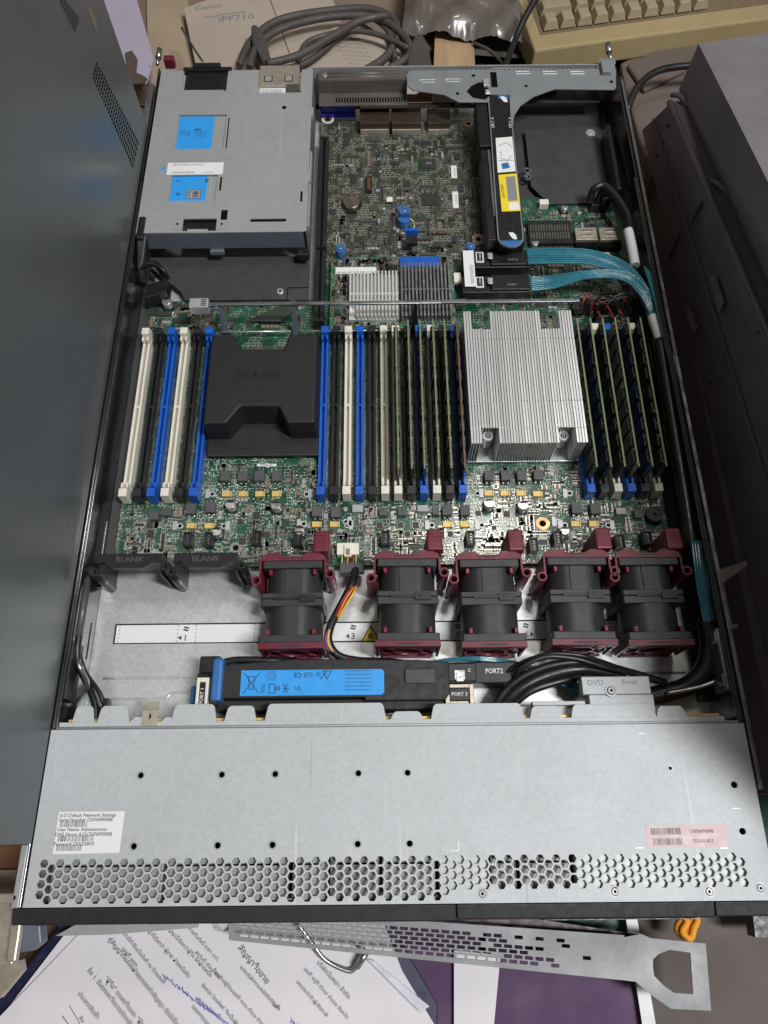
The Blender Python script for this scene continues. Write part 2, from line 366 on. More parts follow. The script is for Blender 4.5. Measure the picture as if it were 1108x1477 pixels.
# every lattice cell: ring if holed, full hexagon if not
for i in range(-1, ncol+1):
    x = hx0+i*cp; off = -pitch/2 if i % 2 else 0
    for j in range(-1, 6):
        y = hy_top-j*pitch+off
        outer = []
        for k in range(6):
            a = math.radians(60*k); px, py = x+R*math.cos(a), y+R*math.sin(a)
            outer.append((min(max(px, xL), xR), min(max(py, ymin-pitch*.5), ymax+pitch*.5)))
        if (round(x, 2), round(y, 2)) in hs:
            inner = [(x+hr*1.1*math.cos(math.radians(60*k)), y+hr*1.1*math.sin(math.radians(60*k))) for k in range(6)]
            vs = [(a, b, z1) for a, b in outer]+[(a, b, z1) for a, b in inner]+[(a, b, z0) for a, b in inner]+[(a, b, z0) for a, b in outer]
            fs = []
            for k in range(6):
                n = (k+1) % 6; fs += [(k, n, 6+n, 6+k), (6+k, 6+n, 12+n, 12+k), (12+k, 12+n, 18+n, 18+k)]
            m.add(vs, fs)
        else:
            m.add([(a, b, z1) for a, b in outer]+[(a, b, z0) for a, b in outer], [(0, 1, 2, 3, 4, 5), (11, 10, 9, 8, 7, 6)])
yt, yb = ymax+pitch*.5, ymin-pitch*.5
# round holes are drilled by building the sheet round them as a fan of quads
def sheet_with_holes(m, x0, y0, x1, y1, holes, z0, z1):
    xs = sorted({x0, x1}|{h[0]-h[2]*1.6 for h in holes}|{h[0]+h[2]*1.6 for h in holes})
    ys = sorted({y0, y1}|{h[1]-h[2]*1.6 for h in holes}|{h[1]+h[2]*1.6 for h in holes})
    def hole_at(a, b, c, d):
        for h in holes:
            if a >= h[0]-h[2]*1.6-1e-6 and c <= h[0]+h[2]*1.6+1e-6 and b >= h[1]-h[2]*1.6-1e-6 and d <= h[1]+h[2]*1.6+1e-6: return h
    for i in range(len(xs)-1):
        for j in range(len(ys)-1):
            a, b, c, d = xs[i], ys[j], xs[i+1], ys[j+1]
            if hole_at(a, b, c, d): continue
            m.add([(a, b, z1), (c, b, z1), (c, d, z1), (a, d, z1), (a, b, z0), (c, b, z0), (c, d, z0), (a, d, z0)], [(0, 1, 2, 3), (7, 6, 5, 4)])
    for h in holes:
        n = 24; q = h[2]*1.6; sq = []
        for k in range(n):
            a = 2*math.pi*k/n; c, d = math.cos(a), math.sin(a); s_ = q/max(abs(c), abs(d)); sq.append((h[0]+c*s_, h[1]+d*s_))
        ci = [(h[0]+h[2]*math.cos(2*math.pi*k/n), h[1]+h[2]*math.sin(2*math.pi*k/n)) for k in range(n)]
        vs = [(a, b, z1) for a, b in sq]+[(a, b, z1) for a, b in ci]+[(a, b, z0) for a, b in ci]
        m.add(vs, [f for k in range(n) for f in ((k, (k+1) % n, n+(k+1) % n, n+k), (n+k, n+(k+1) % n, 2*n+(k+1) % n, 2*n+k))])
hole_px = [(203, 1118, 1.75), (320, 1117, 1.75), (397, 1117, 1.75), (517, 1115, 1.75), (588, 1115, 1.75), (193, 1220, 1.75), (314, 1219, 1.75), (393, 1219, 1.75), (516, 1218, 1.75), (591, 1217, 1.75), (1059, 1132, 1.95), (1071, 1199, 1.95), (967, 1108, 1.0)]
holes = []
for px, py, r in hole_px:
    x, y = U(px, py, 42.8); holes.append([x, y, r])
for grp in (holes[0:5], holes[5:10]):
    y = sum(h[1] for h in grp)/len(grp)
    for h in grp: h[1] = y
for h_ in holes: mr_ = MB(); mr_.ring(h_[0], h_[1], 42.8, 42.98, h_[2]+.75, h_[2]+.12, 24); mr_.build('hole_rim', 'lidscrew', ch)
sheet_with_holes(m, 0, yt, 434, 98.6, [tuple(h) for h in holes], z0, z1)
m.box(0, 0, z0, 434, yb, z1); m.box(0, yb, z0, xL, yt, z1); m.box(xR, yb, z0, 434, yt, z1)
m.box(0, 0, 2, 1.2, 98.6, z0); m.box(432.8, 0, 2, 434, 98.6, z0)
m.build('front_cover', 'lid', ch)
# folded lip and the scalloped spring tabs behind it
m = MB(); m.tube([(3, 99.6, 42.1), (431, 99.6, 42.1)], .8, 8); m.box(3, 100.3, 38.4, 424, 103.4, 39.4)
m.box(3, 99.2, 38.4, 424, 100.3, 42.3); m.build('folded_lip', 'lid', ch)
def trap(px0, px1, pyt, pyb, z, slope=5):
    (a, yt_), (b, _) = U(px0, pyt, z), U(px1, pyt, z); yb_ = 103.4
    r = 1.8; P = [(a-2.2, yb_), (b+2.2, yb_), (b+.5, yt_-r), (b-r*.3, yt_-r*.3), (b-r, yt_), (a+r, yt_), (a+r*.3, yt_-r*.3), (a-.5, yt_-r)]
    return P
for a, b, py, zz in ((112, 134, 1018, 39.2), (148, 184, 1018, 39.3), (192, 210, 1034, 39.1), (237, 248, 1034, 39.1), (254, 309, 1016, 39.3), (330, 366, 1018, 39.3), (388, 552, 1015, 39.4), (568, 606, 1026, 39.2), (626, 750, 1015, 39.4), (768, 804, 1018, 39.3), (827, 940, 1016, 39.4), (950, 984, 1018, 39.3)):
    m = MB(); P = trap(a, b, py, 0, zz); m.prism(P, zz-1, zz-.0); m.build('spring_tab', 'lid', ch, .2)
# spring clip in brass-coloured sheet
m = MB(); x, y = U(218, 1024, 39.5); m.box(x-5, 101, 39.5, x+5, y, 40); m.box(x-4, y, 36, x+4, y+6, 36.6); m.hexa([(x-5, y-.2, 39.4), (x+5, y-.2, 39.4), (x+5, y+.4, 39.9), (x-5, y+.4, 39.9)], [(x-4, y+.2, 36), (x+4, y+.2, 36), (x+4, y+.8, 36.6), (x-4, y+.8, 36.6)])
m.box(x-.6, y-5.5, 40, x+.6, y-2.5, 40.05, 1); m.build('spring_clip', ['beige_metal', 'hole'], ch)
# ribbed backplane edge that shows in the gaps between the tabs
m = MB(); m.box(6, 104.4, 3, 424, 106, 33); m.build('drive_backplane', 'gold', ch)
m = MB(); m.box(6, 99, 3, 424, 104, 22)
for k in range(60): m.box(242+k*2.2, 103, 22, 243.2+k*2.2, 104, 31, 1)
m.build('backplane_header', ['black', 'chip_grey'], ch)
# drive cage under the vents: steel drive tops with dark gaps
for a, b, zt, mm in ((12, 77.5, 38, 'backplate'), (80.5, 151, 38, 'backplate'), (154, 174, 38, 'backplate'), (176, 205, 36.5, 'drivegrey'), (207, 238, 37.5, 'backplate'), (240, 269, 40.2, 'psu'), (271, 286, 36.5, 'drivegrey'), (288, 318, 36.5, 'drivegrey'), (320, 424, 40.4, 'psu')):
    m = MB(); m.box(a, 2, 6, b, 29, zt); m.box(a, 29.1, 6, b, 97, 12, 1)
    if zt < 40: m.box(a+3, 20.4, zt, b-3, 21.4, zt+1.2, 1)
    m.build('drive_cage_top', [mm, 'hole'], ch, .4)
for px, py in ((696, 1289), (887, 1286), (1023, 1286), (1097, 1281)):
    x, y = U(px, py, 42.8); m = MB(); m.ring(x, y, 42.8, 42.95, 3.1, 2.6); m.cyl(x, y, 42.8, 43.3, 2.2, 20, r2=1.7); m.cyl(x, y, 43.3, 43.34, .9, 6, 1, smooth=False); m.build('screw', ['lidscrew', 'hole'], ch)
x, y = U(634, 1293, 42.8); MB().cyl(x, y, 42.8, 42.84, 1.1, 16).build('rivet_hole', 'hole', ch)
# L-shaped corner marks pressed into the cover
m = MB()
for px, py, dx, dy in ((97, 1065, 1, -1), (220, 1157, 1, 0), (290, 1229, 1, 0), (500, 1228, 1, 1), (662, 1227, -1, 1), (921, 1058, 1, 0), (1057, 1166, 1, 0), (917, 1223, 1, 0), (1050, 1223, -1, 0)):
    x, y = U(px, py, 42.8)
    m.box(x, y-.12, 42.8, x+dx*4.5, y+.12, 42.92)
    if dy: m.box(x-.12, y+.13*dy, 42.8, x+.12, y+dy*5, 42.92)
m.build('pressed_mark', 'galv', ch)
# ---- stickers on the cover
A, B, C_, D_ = U(85, 1171, 43), U(180, 1170, 43), U(172, 1230, 43), U(76, 1232, 43)
lab = MB(); lab.prism([(A[0], A[1]), (B[0], B[1]), (C_[0], C_[1]), (D_[0], D_[1])], 42.8, 42.93); lb = lab.build('label', 'paper', ch)
def LP(u, v): # u,v in 0..1 on the label, from its top left
    x = A[0]+(B[0]-A[0])*u+(D_[0]-A[0])*v; y = A[1]+(B[1]-A[1])*u+(D_[1]-A[1])*v; return x, y
def ltext(s, u0, u1, v, size):
    x, y = LP((u0+u1)/2, v); return (s, (x, y, 42.96), size, 0, 1.0)
text([ltext('iLO Default Network Settings', .05, .85, .09, 2.75), ltext('Serial Number CN7609000B', .05, .8, .20, 2.75), ltext('User Name: Administrator', .04, .74, .43, 2.75),
      ltext('DNS Name: ILOCN7609000B', .05, .79, .545, 2.75), ltext('Password 2XXZ68V5', .03, .56, .77, 2.75)], 'ink', lb)
bc = MB()
for v, w in ((.37, .42), (.71, .54), (.93, .38)):
    x, y = LP(.03, v); barcode(bc, x+.5, y, 42.95, w*39, 3.3, n=40)
bc.build('barcode', 'ink', lb)
A, B, C_, D_ = U(930, 1191, 43), U(1048, 1189, 43), U(1050, 1222, 43), U(935, 1223, 43)
lab = MB(); lab.prism([A, B, C_, D_], 42.8, 42.93); lb = lab.build('label', 'pink', ch)
bc = MB(); x, y = U(940, 1204, 43); barcode(bc, x, y, 42.96, 17.5, 3.6); x, y = U(943, 1219, 43); barcode(bc, x, y, 42.96, 17.5, 3.6); bc.build('barcode', 'ink', lb)
x, y = U(1012, 1199, 43); x2, y2 = U(1014, 1213, 43)
text([('CN7609000B', (x, y, 42.96), 2.6, 0), ('755262-B21', (x2, y2, 42.96), 2.6, 0)], 'ink', lb)
# ---- black bezel
m = MB(); 
for a, b, d in ((-6, 249, -9.2), (249.4, 397.6, -8.6), (398, 441, -8.2)):
    m.hexa([(a, -9.5, 4), (b, -9.5, 4), (b, -.4, 4), (a, -.4, 4)], [(a, d, 40.5), (b, d, 40.5), (b, -.4, 42.4), (a, -.4, 42.4)])
m.build('bezel', 'blackmatte', ch, .8)
m = MB(); 
for a, b in ((6, 60), (70, 120), (300, 390)): MB().box(a, -9.9, 10, b, -9.51, 34).build('drive_door', 'black', ch)
m = MB()
# ---- crossbar over the memory banks with its legs and usb port
m = MB(); p0, p1 = U(300, 440, 40), U(646, 440, 40); y = 429.5
m.box(p0[0]-4, y-1.5, 38.6, 257.9, y+1.3, 40.6); m.tube([(p0[0]-4, y-1.5, 40.6), (257.9, y-1.5, 40.6)], .5, 8, sub=1); m.box(258, y-1.6, 38.8, 366, y+1.3, 41)
m.box(366, y-1.3, 30, 369, y+1, 41); m.build('crossbar', 'rail', ch, .2)
m = MB(); m.box(55, 425.5, 33, 70, 434.5, 41.5); m.build('usb_port', 'galv', ch, .3)
m = MB(); 
for k in range(4): m.box(64.2, 427+k*1.8, 41.5, 68.5, 427.9+k*1.8, 41.56)
m.build('port_slot', 'hole', ch)
for x in (79, 138, 237):
    m = MB(); m.hexa([(x-3, 422, 8), (x+3, 422, 8), (x+3, 424, 8), (x-3, 424, 8)], [(x-1.6, y-1.0, 39), (x+1.6, y-1.0, 39), (x+1.6, y+.6, 39), (x-1.6, y+.6, 39)]); m.build('crossbar_leg', 'bluegrey' if x < 200 else 'black', ch, .3)
m = MB(); 
for a, b in ((76, 134), (142, 232), (241, 299)): m.tube([(a, 421, 15), (b, 421, 15)], .7, 8, sub=1)
m.build('brace_rod', 'chrome', ch)
# ---- slide rails outside
for x0, x1 in ((-7.5, -3.6), (436.6, 440.6)):
    m = MB(); m.box(x0, -2 if x0 < 0 else 60, 6, x1, 690, 38); 
    m.box(x0-(0 if x0 > 0 else 0), 60, 38, x0+1, 690, 41); m.build('slide_rail', 'rail', ch, .3)
# thumb posts at the rear corners
for px, py in ((228, 78), (879, 70)):
    x, y = U(px, py, 38); m = MB(); m.cyl(x, 36, y-3, y+9, 2.8, 16, axis='y'); m.cyl(x, 36, y-12, y-3, 1.6, 12, axis='y'); m.build('rear_post', 'rail', ch)
m = MB(); x, y = U(243, 82, 34); m.box(x-5, y-4, 24, x+5, y+3, 34); m.build('release_catch', 'maroon', ch, 1)
# side latches (spring handles) seen on both inner walls
for s, X in ((1, 3), (-1, 431)):
    m = MB(); m.tube([(X+s*1, 148, 30), (X+s*5, 140, 34), (X+s*8, 132, 26), (X+s*6, 128, 18)] if s > 0 else [(X-1, 128, 26), (X-14, 124, 24), (X-34, 121, 20)], 1.6, 8); m.build('latch_arm', 'rail', ch)
m = MB(); m.box(429, 120, 22, 432.3, 160, 40); m.box(427.4, 122, 30, 429, 130, 40); m.box(427.4, 150, 30, 429, 158, 40); m.build('hinge_plate', 'rail', ch, .4)
m = MB(); m.box(1.6, 118, 22, 4.2, 156, 40); m.build('hinge_plate', 'black', ch, .4)
# printed strip on the pan, with numbered fan positions and the warning triangle
x0, ys0 = U(159, 930, 1); x1, ys1 = U(165, 900, 1)
ya, yb2 = ys0, ys1
m = MB(); m.box(15.6, ya, 1, 420, yb2, 1.12); st = m.build('printed_strip', 'paper', ch)
m = MB(); z = 1.19
def bar(x0, y0, x1, y1): m.add([(x0, y0, z), (x1, y0, z), (x1, y1, z), (x0, y1, z)], [(0, 1, 2, 3)])
bar(15.6, ya, 420, ya+1.1); bar(15.6, yb2-1.1, 420, yb2); bar(15.6, ya+1.1, 16.9, yb2-1.1)
for X in (19, 61, 74, 116, 128):
    for k in range(5): bar(X, ya+1.2+k*2.8, X+.35, ya+2.8+k*2.8)
icons = [(67, '1', -1), (128, '2', -1), (187, '3', -1), (212, '4', 1), (262, '5', 1), (311, '6', 1)]
for X, n_, s in icons:
    for k in range(4):
        a = math.pi/2*k+.5; cx, cy = X+1.3*math.cos(a), yb2-4.2+1.3*math.sin(a)
        m.add([(cx+1.1*math.cos(t)*(1), cy+.7*math.sin(t), z) for t in [2*math.pi*q/8 for q in range(8)]], [tuple(range(8))])
    m.add([(X+s*5.4, ya+4.5, z), (X+s*2.8, ya+6.2, z), (X+s*2.8, ya+2.8, z)][::(1 if s < 0 else -1)], [(0, 1, 2)])
m.build('strip_border', 'ink', st)
text([(n_, (X, ya+4.3, z), 6.2, 0) for X, n_, s in icons], 'ink', st)
m = MB(); X, Y = 199.5, ya+3; m.add([(X-7, Y-2.8, z+.01), (X+7, Y-2.8, z+.01), (X, Y+9.6, z+.01)], [(0, 1, 2)]); m.build('warning_border', 'ink', st)
m = MB(); m.add([(X-5.7, Y-2.0, z+.03), (X+5.7, Y-2.0, z+.03), (X, Y+8.0, z+.03)], [(0, 1, 2)]); m.build('warning_triangle', 'yellow', st)
m = MB()
for k in range(4):
    a = math.pi/2*k+.5; cx, cy = X+1.2*math.cos(a), Y+1.3+1.2*math.sin(a); m.add([(cx+1.1*math.cos(t), cy+.6*math.sin(t), z+.05) for t in [2*math.pi*q/8 for q in range(8)]], [tuple(range(8))])
m.build('fan_symbol', 'ink', st)
# ================================================================== motherboard
bd = thing('motherboard', 'large green circuit board covering the rear two thirds of the chassis floor', 'circuit board', (0, 0, 0))
ZB = 6.6
occ = []
def free(x0, y0, x1, y1):
    for a in occ:
        if x0 < a[2] and x1 > a[0] and y0 < a[3] and y1 > a[1]: return False
    return True
m = MB(); m.prism([(14, 218), (423, 218), (423, 455), (428, 500), (428, 560), (400, 560), (400, 575), (305, 575), (305, 676), (152, 676), (152, 460), (10, 460), (10, 232)], 5, ZB); m.build('board', 'pcb', bd)
m = MB(); m.prism([(152.5, 497), (304, 497), (304, 675), (152.5, 675)], ZB+.02, ZB+.3); m.build('rear_board_section', 'pcb_olive', bd)
ZO = ZB+.3
# ---- memory slots
KIN = {'w': 'white', 'k': 'sock_black', 'b': 'blue'}
def make_slot(kind):
    pm = KIN[kind]
    m = MB()
    for s in (-1, 1): m.box(s*.95, 279, ZB, s*2.9, 412, 14.6)
    m.box(-.94, 279, ZB, .94, 412, 10); m.box(-.94, 349, 10, .94, 351, 14.3); m.box(-2.9, 276.5, ZB, 2.9, 279, 12); m.box(-2.9, 412, ZB, 2.9, 414.5, 12)
    o = m.build('memory_slot', pm, bd, .25)
    for y0, y1, s in ((268.5, 277, 1), (414, 423, -1)):
        m = MB(); m.hexa([(-3, y0, 8), (3, y0, 8), (3, y1, 8), (-3, y1, 8)], [(-3, y0+(.5 if s > 0 else 1.5), 21), (3, y0+(.5 if s > 0 else 1.5), 21), (3, y1-1.5, 21), (-3, y1-1.5, 21)])
        yy = y1 if s > 0 else y0
        for t in (-1, 1): m.box(t*1.1, yy-(0 if s > 0 else 4), 10, t*2.7, yy+(4 if s > 0 else 0), 19)
        m.box(-1.2, y0+2.5, 21, 1.2, y0+4.5, 21.3)
        m.build('latch', pm, o, .4)
    m = MB(); 
    for k in range(77):
        y = 281+k*1.7
        for s in (-1, 1): m.box(s*3.0, y, ZB, s*3.75, y+.8, ZB+.9)
    m.build('solder_pins', 'solder', o)
    return o
slots = [(14.8+10.5*k, c) for k, c in enumerate('wkbwkb')]+[(162.7+9.68*k, c) for k, c in enumerate('bkwbkwwkbwkb')]+[(365+10.1*k, c) for k, c in enumerate('bkwbkw')]
base = {}
for x, c in slots:
    if c not in base: o = base[c] = make_slot(c)
    else: o = copy_tree(base[c], bd)
    o.location.x = x*S; occ.append((x-4, 268, x+4, 424))
# ---- generic board pieces, placed where the photo shows them
def chip(px, py, w, h, z=1.2, m_='chip', name='chip', zb=ZB, par=bd, pins=0, bev=.12):
    x, y = U(px, py, zb+z); mb = MB(); mb.box(x-w/2, y-h/2, zb, x+w/2, y+h/2, zb+z)
    if pins:
        n = int(w/1.0)
        for k in range(n):
            xx = x-w/2+(k+.3)*w/n
            mb.box(xx, y-h/2-.8, zb, xx+.4, y-h/2-.01, zb+.5, 1); mb.box(xx, y+h/2+.01, zb, xx+.4, y+h/2+.8, zb+.5, 1)
        n = int(h/1.0)
        if pins > 1:
            for k in range(n):
                yy = y-h/2+(k+.3)*h/n
                mb.box(x-w/2-.8, yy, zb, x-w/2-.01, yy+.4, zb+.5, 1); mb.box(x+w/2+.01, yy, zb, x+w/2+.8, yy+.4, zb+.5, 1)
    o = mb.build(name, [m_, 'solder'], par, 0); occ.append((x-w/2-.9, y-h/2-.9, x+w/2+.9, y+h/2+.9))
    return o, x, y
def choke(px, py, w=7.4, h=8.2, z=6.4):
    x, y = U(px, py, ZB+z); m = MB(); m.box(x-w/2, y-h/2, ZB, x+w/2, y+h/2, ZB+z); m.box(x-w/2+1, y-h/2-1, ZB, x-w/2+2.6, y-h/2-.02, ZB+2.4, 1); m.box(x+w/2-2.6, y-h/2-1, ZB, x+w/2-1, y-h/2-.02, ZB+2.4, 1)
    m.build('power_choke', ['choke', 'solder'], bd, .4); occ.append((x-w/2-.5, y-h/2-1, x+w/2+.5, y+h/2+.5))
for px, py in ((325, 686), (350, 686), (374, 686), (399, 686), (275, 733), (303, 731), (457, 737), (484, 738), (645, 735), (671, 735), (706, 685), (730, 685), (753, 685), (777, 684), (832, 732), (859, 733)): choke(px, py)
for px, py in ((327, 712), (351, 712), (375, 712), (399, 712), (276, 758), (302, 758), (457, 756), (483, 756), (646, 756), (671, 756), (706, 711), (729, 711), (752, 711), (776, 712), (831, 755), (857, 755)):
    x, y = U(px, py, ZB+2.2); m = MB(); m.box(x-3.6, y-2.1, ZB, x+3.6, y+2.1, ZB+2.2); m.box(x+2.2, y-2.1, ZB+2.2, x+2.7, y+2.1, ZB+2.22, 1); m.build('tantalum_capacitor', ['gold', 'ceramic'], bd, .25); occ.append((x-4.2, y-2.6, x+4.2, y+2.6))
def can(px, py, r=4, h=9):
    x, y = U(px, py, ZB+h); m = MB(); m.cyl(x, y, ZB+.8, ZB+h-.5, r, 24); m.cyl(x, y, ZB+h-.5, ZB+h, r, 24, r2=r-.4); m.box(x-r-.3, y-r-.3, ZB, x+r+.3, y+r+.3, ZB+.8, 1)
    m.add([(x+r*.88*math.cos(a), y+r*.88*math.sin(a), ZB+h+.03) for a in [math.radians(20+14*q) for q in range(11)]], [tuple(range(11))], 1)
    m.build('capacitor', ['cap', 'black'], bd); occ.append((x-r-.5, y-r-.5, x+r+.5, y+r+.5))
for a in ((332, 727), (398, 728), (312, 766, 3.8), (432, 764, 3.8), (706, 725), (755, 728), (815, 765, 3.6), (240, 434, 4.2), (606, 700, 1.5, 3)): can(*a)
# clamps with a black hole beside
for px, py, s in ((300, 712, 1), (448, 712, -1), (253, 758, 1), (329, 758, -1), (432, 755, 1), (507, 757, -1), (505, 752, -1), (617, 757, 1), (695, 711, -1), (689, 757, 1), (816, 711, 1), (809, 757, 1), (884, 757, -1), (800, 752, 1)):
    x, y = U(px, py, ZB+1.5); m = MB(); m.ring(x+s*3.2, y, ZB, ZB+1, 2.4, 1.4, 18); m.cyl(x+s*3.2, y, ZB, ZB+.4, 1.3, 14, mi=1); m.box(x-2, y-3.6, ZB, x+1.3, y+3.6, ZB+1.6); m.build('standoff_clamp', ['galv', 'hole'], bd, .1); occ.append((x-5, y-4, x+5, y+4))
# fan sockets behind the fans
for px, py in ((271, 777), (301, 777), (371, 775), (430, 776), (556, 775), (679, 775), (805, 775), (934, 775), (770, 785), (895, 780)):
    x, y = U(px, py, ZB+9); m = MB(); m.box(x-3.2, y-5, ZB, x+3.2, y+5, ZB+8); m.box(x-3.2, y-5, ZB+8, x-2.4, y+5, ZB+10); m.box(x+2.4, y-5, ZB+8, x+3.2, y+5, ZB+10); m.box(x-2.39, y+4.2, ZB+8, x+2.39, y+5, ZB+10)
    for k in range(4): m.box(x-.3, y-4+k*2, ZB+8, x+.3, y-3.4+k*2, ZB+9.5, 1)
    m.build('fan_socket', ['sock_black', 'solder'], bd); occ.append((x-3.5, y-5.5, x+3.5, y+5.5))
# row of mid-size parts under the middle memory bank
for px, py, w, h, c in ((516, 733, 8, 6, 'psu'), (553, 738, 6, 6, 'choke'), (580, 738, 6, 6, 'choke'), (610, 733, 8, 5, 'psu'), (629, 737, 5, 6, 'chip_grey'), (896, 737, 7, 5, 'psu'), (921, 741, 6, 6, 'choke'), (222, 744, 7, 6, 'choke'), (240, 738, 8, 6, 'chip_grey')):
    chip(px, py, w, h, 3.4, c, 'power_part', bev=.3)
for px, py, w, h in ((370, 743, 5.2, 5.2), (347, 752, 4, 4), (414, 754, 4, 4), (216, 757, 4.5, 5), (217, 770, 5, 6), (478, 766, 4, 4), (548, 757, 4.5, 4.5), (578, 757, 4.2, 4.2), (600, 757, 4.5, 4.5), (731, 741, 5, 5), (713, 761, 3.2, 3.2), (745, 765, 3.5, 3.5), (782, 782, 8, 4), (924, 757, 4.2, 4.2), (650, 770, 4, 4), (588, 770, 4, 4), (845, 775, 5, 4), (860, 785, 4, 4), (565, 785, 4, 4), (690, 740, 4, 4), (520, 770, 4, 3), (385, 770, 5, 4), (350, 780, 5, 5)):
    chip(px, py, w, h, 1.0, 'chip', 'chip', pins=2)
# round buzzer, copper ring, coil
x, y = U(945, 741, ZB+5); m = MB(); m.cyl(x, y, ZB, ZB+5, 6.5, 28); m.ring(x, y, ZB+5, ZB+5.6, 6.2, 4.4, 28); m.cyl(x, y, ZB+5, ZB+5.2, 1.2, 12, mi=1); m.build('buzzer', ['black', 'hole'], bd); occ.append((x-7, y-7, x+7, y+7))
def copper_ring(px, py, ro, zb=ZB, par=bd, m_='copper'):
    x, y = U(px, py, zb+.3); m = MB(); m.ring(x, y, zb, zb+.25, ro, ro*.5, 28); m.cyl(x, y, zb, zb+.1, ro*.48, 20, mi=1); m.build('mounting_ring', [m_, 'hole'], par); occ.append((x-ro, y-ro, x+ro, y+ro)); return x, y
copper_ring(783, 755, 5.2); copper_ring(340, 790, 4.5, m_='solder')
for px, py in ((473, 172), (676, 178), (690, 345)):
    x, y = copper_ring(px, py, 4.0, ZO, m_='copper'); m = MB(); m.ring(x, y, ZO, ZO+.5, 6, 4.1, 24); m.build('nylon_washer', 'whitesock', bd)
# harness socket with latch near the second fan
x, y = U(502, 790, 16); m = MB(); m.box(x-8, y-5, ZB, x+8, y+4, 15.5); m.box(x-2.6, y-7, 13, x+2.6, y+2, 17.2); m.box(x-1.4, y-6, 17.2, x+1.4, y-1, 17.4, 1); m.build('harness_socket', ['white', 'ceramic'], bd, .3); occ.append((x-9, y-8, x+9, y+6))
# white part-number print
x, y = U(385, 671, ZB); m = MB(); m.box(x-7.5, y-1.1, ZB+.02, x+7.5, y+1.1, ZB+.1); lb = m.build('part_number_sticker', 'paper', bd); text([('PB00060UB 2', (x, y, ZB+.13), 1.9, 0)], 'ink', lb); occ.append((x-8, y-2, x+8, y+2))
# expansion slot, tall black
for y0, y1 in ((431, 505), (508, 640)):
    m = MB(); x = 157.2
    m.box(x-4, y0, ZB, x-1, y1, 17.5); m.box(x+1, y0, ZB, x+4, y1, 17.5); m.box(x-.98, y0, ZB, x+.98, y1, 12); m.box(x-4, y0-2.5, ZB, x+4, y0-.02, 18.5); m.box(x-4, y1+.02, ZB, x+4, y1+2, 18.5)
    for k in range(int((y1-y0)/3.4)): m.box(x-6.6, y0+2+k*3.4, ZB, x-4.4, y0+3.4+k*3.4, ZB+.5, 1)
    m.build('expansion_slot', ['sock_black', 'ceramic'], bd); 
occ.append((149, 425, 163, 645))
# rear connectors
x, y = U(487, 150, 19); m = MB(); m.box(x-17, y-4, ZO, x+17, y+9, 12); m.box(x-15, y-3, 12, x+15, y+6, 19); m.cyl(x-13.5, y-1, 19, 20.5, 2.2, 14, mi=1); m.cyl(x+13.5, y-1, 19, 20.5, 2.2, 14, mi=1); m.build('video_connector', [mat('video_blue', (.012, .02, .42), .4), 'solder'], bd, .3); occ.append((x-18, y-6, x+18, y+10))
for a, b, zt in ((519, 562, 19), (565, 608, 19), (617, 650, 16)):
    (xa, ya), (xb, _) = U(a, 178, zt), U(b, 178, zt); m = MB(); m.box(xa, ya, ZO, xb, ya+20, zt); m.box(xa+.5, ya-1.6, ZO, xb-.5, ya-.02, zt-6, 1); m.build('network_port', ['port', 'beige_metal'], bd, .3); occ.append((xa-1, ya-2, xb+1, ya+25))
m = MB(); (xa, ya), (xb, _) = U(520, 160, 26), U(650, 160, 26); m.box(xa, ya+4, 25, xb, ya+9, 26); m.build('port_shield', 'port', bd)
# the big chips of the rear section
chip(541, 199, 11, 9, 1.4, 'chip_grey', zb=ZO, pins=2)
o, x, y = chip(616, 237, 17, 14, .8, mat('bga_green', (.02, .07, .03), .45), 'processor_substrate', zb=ZO)
m = MB(); m.box(x-7, y-5.6, ZO+.8, x+7, y+5.6, ZO+1.6); d = m.build('die_cover', 'chip', o); text([('i60', (x+1.5, y+.5, ZO+1.63), 5, 0)], 'inkgrey', o)
chip(621, 287, 15.5, 14, 1.5, 'chip', zb=ZO, pins=2)
for px, py, w, h in ((509, 257, 5, 11), (570, 235, 9, 4), (500, 195, 6, 6), (545, 235, 5, 5), (468, 205, 4, 5), (500, 205, 6, 7), (518, 245, 4, 4), (640, 205, 4, 5), (600, 205, 4, 4), (568, 212, 3, 8), (545, 222, 5, 4), (660, 150, 5, 6), (650, 195, 5, 5)):
    chip(px, py, w, h, 1.2, 'chip', 'chip', zb=ZO, pins=1)
for px, py, w, h, z_, c_ in ((478, 225, 5, 7, 1.4, 'chip_grey'), (489, 245, 7, 5, 1.4, 'chip'), (560, 260, 6, 4, 1.5, 'choke'), (588, 265, 6, 6, 1.3, 'chip'), (480, 305, 6, 5, 1.4, 'chip'), (540, 300, 8, 5, 1.2, 'chip_grey'), (660, 225, 5, 8, 1.4, 'chip'), (630, 165, 7, 4, 2, 'choke'), (585, 195, 7, 6, 2.4, 'choke'),
        (520, 215, 8, 4, 1.2, 'chip'), (652, 315, 6, 4, 1.4, 'chip'), (605, 310, 5, 5, 1.2, 'chip_grey'), (475, 275, 5, 4, 2.2, 'choke'), (570, 195, 5, 8, 1.5, 'chip'), (615, 205, 9, 4, 1.3, 'chip'), (550, 215, 5, 5, 2.0, 'choke'), (665, 270, 4, 9, 1.3, 'chip'), (480, 190, 7, 5, 2.2, 'choke')):
    chip(px, py, w, h, z_, c_, 'chip', zb=ZO, pins=1)
x, y = U(532, 262, 13); m = MB(); m.box(x-2.8, y-9, ZO, x+2.8, y+9, 11); m.box(x-1.4, y-7, 11, x+1.4, y+7, 11.3, 1); m.build('header_connector', ['sock_black', mat('brown_insert', (.12, .05, .02), .5)], bd, .3); occ.append((x-4, y-10, x+4, y+10))
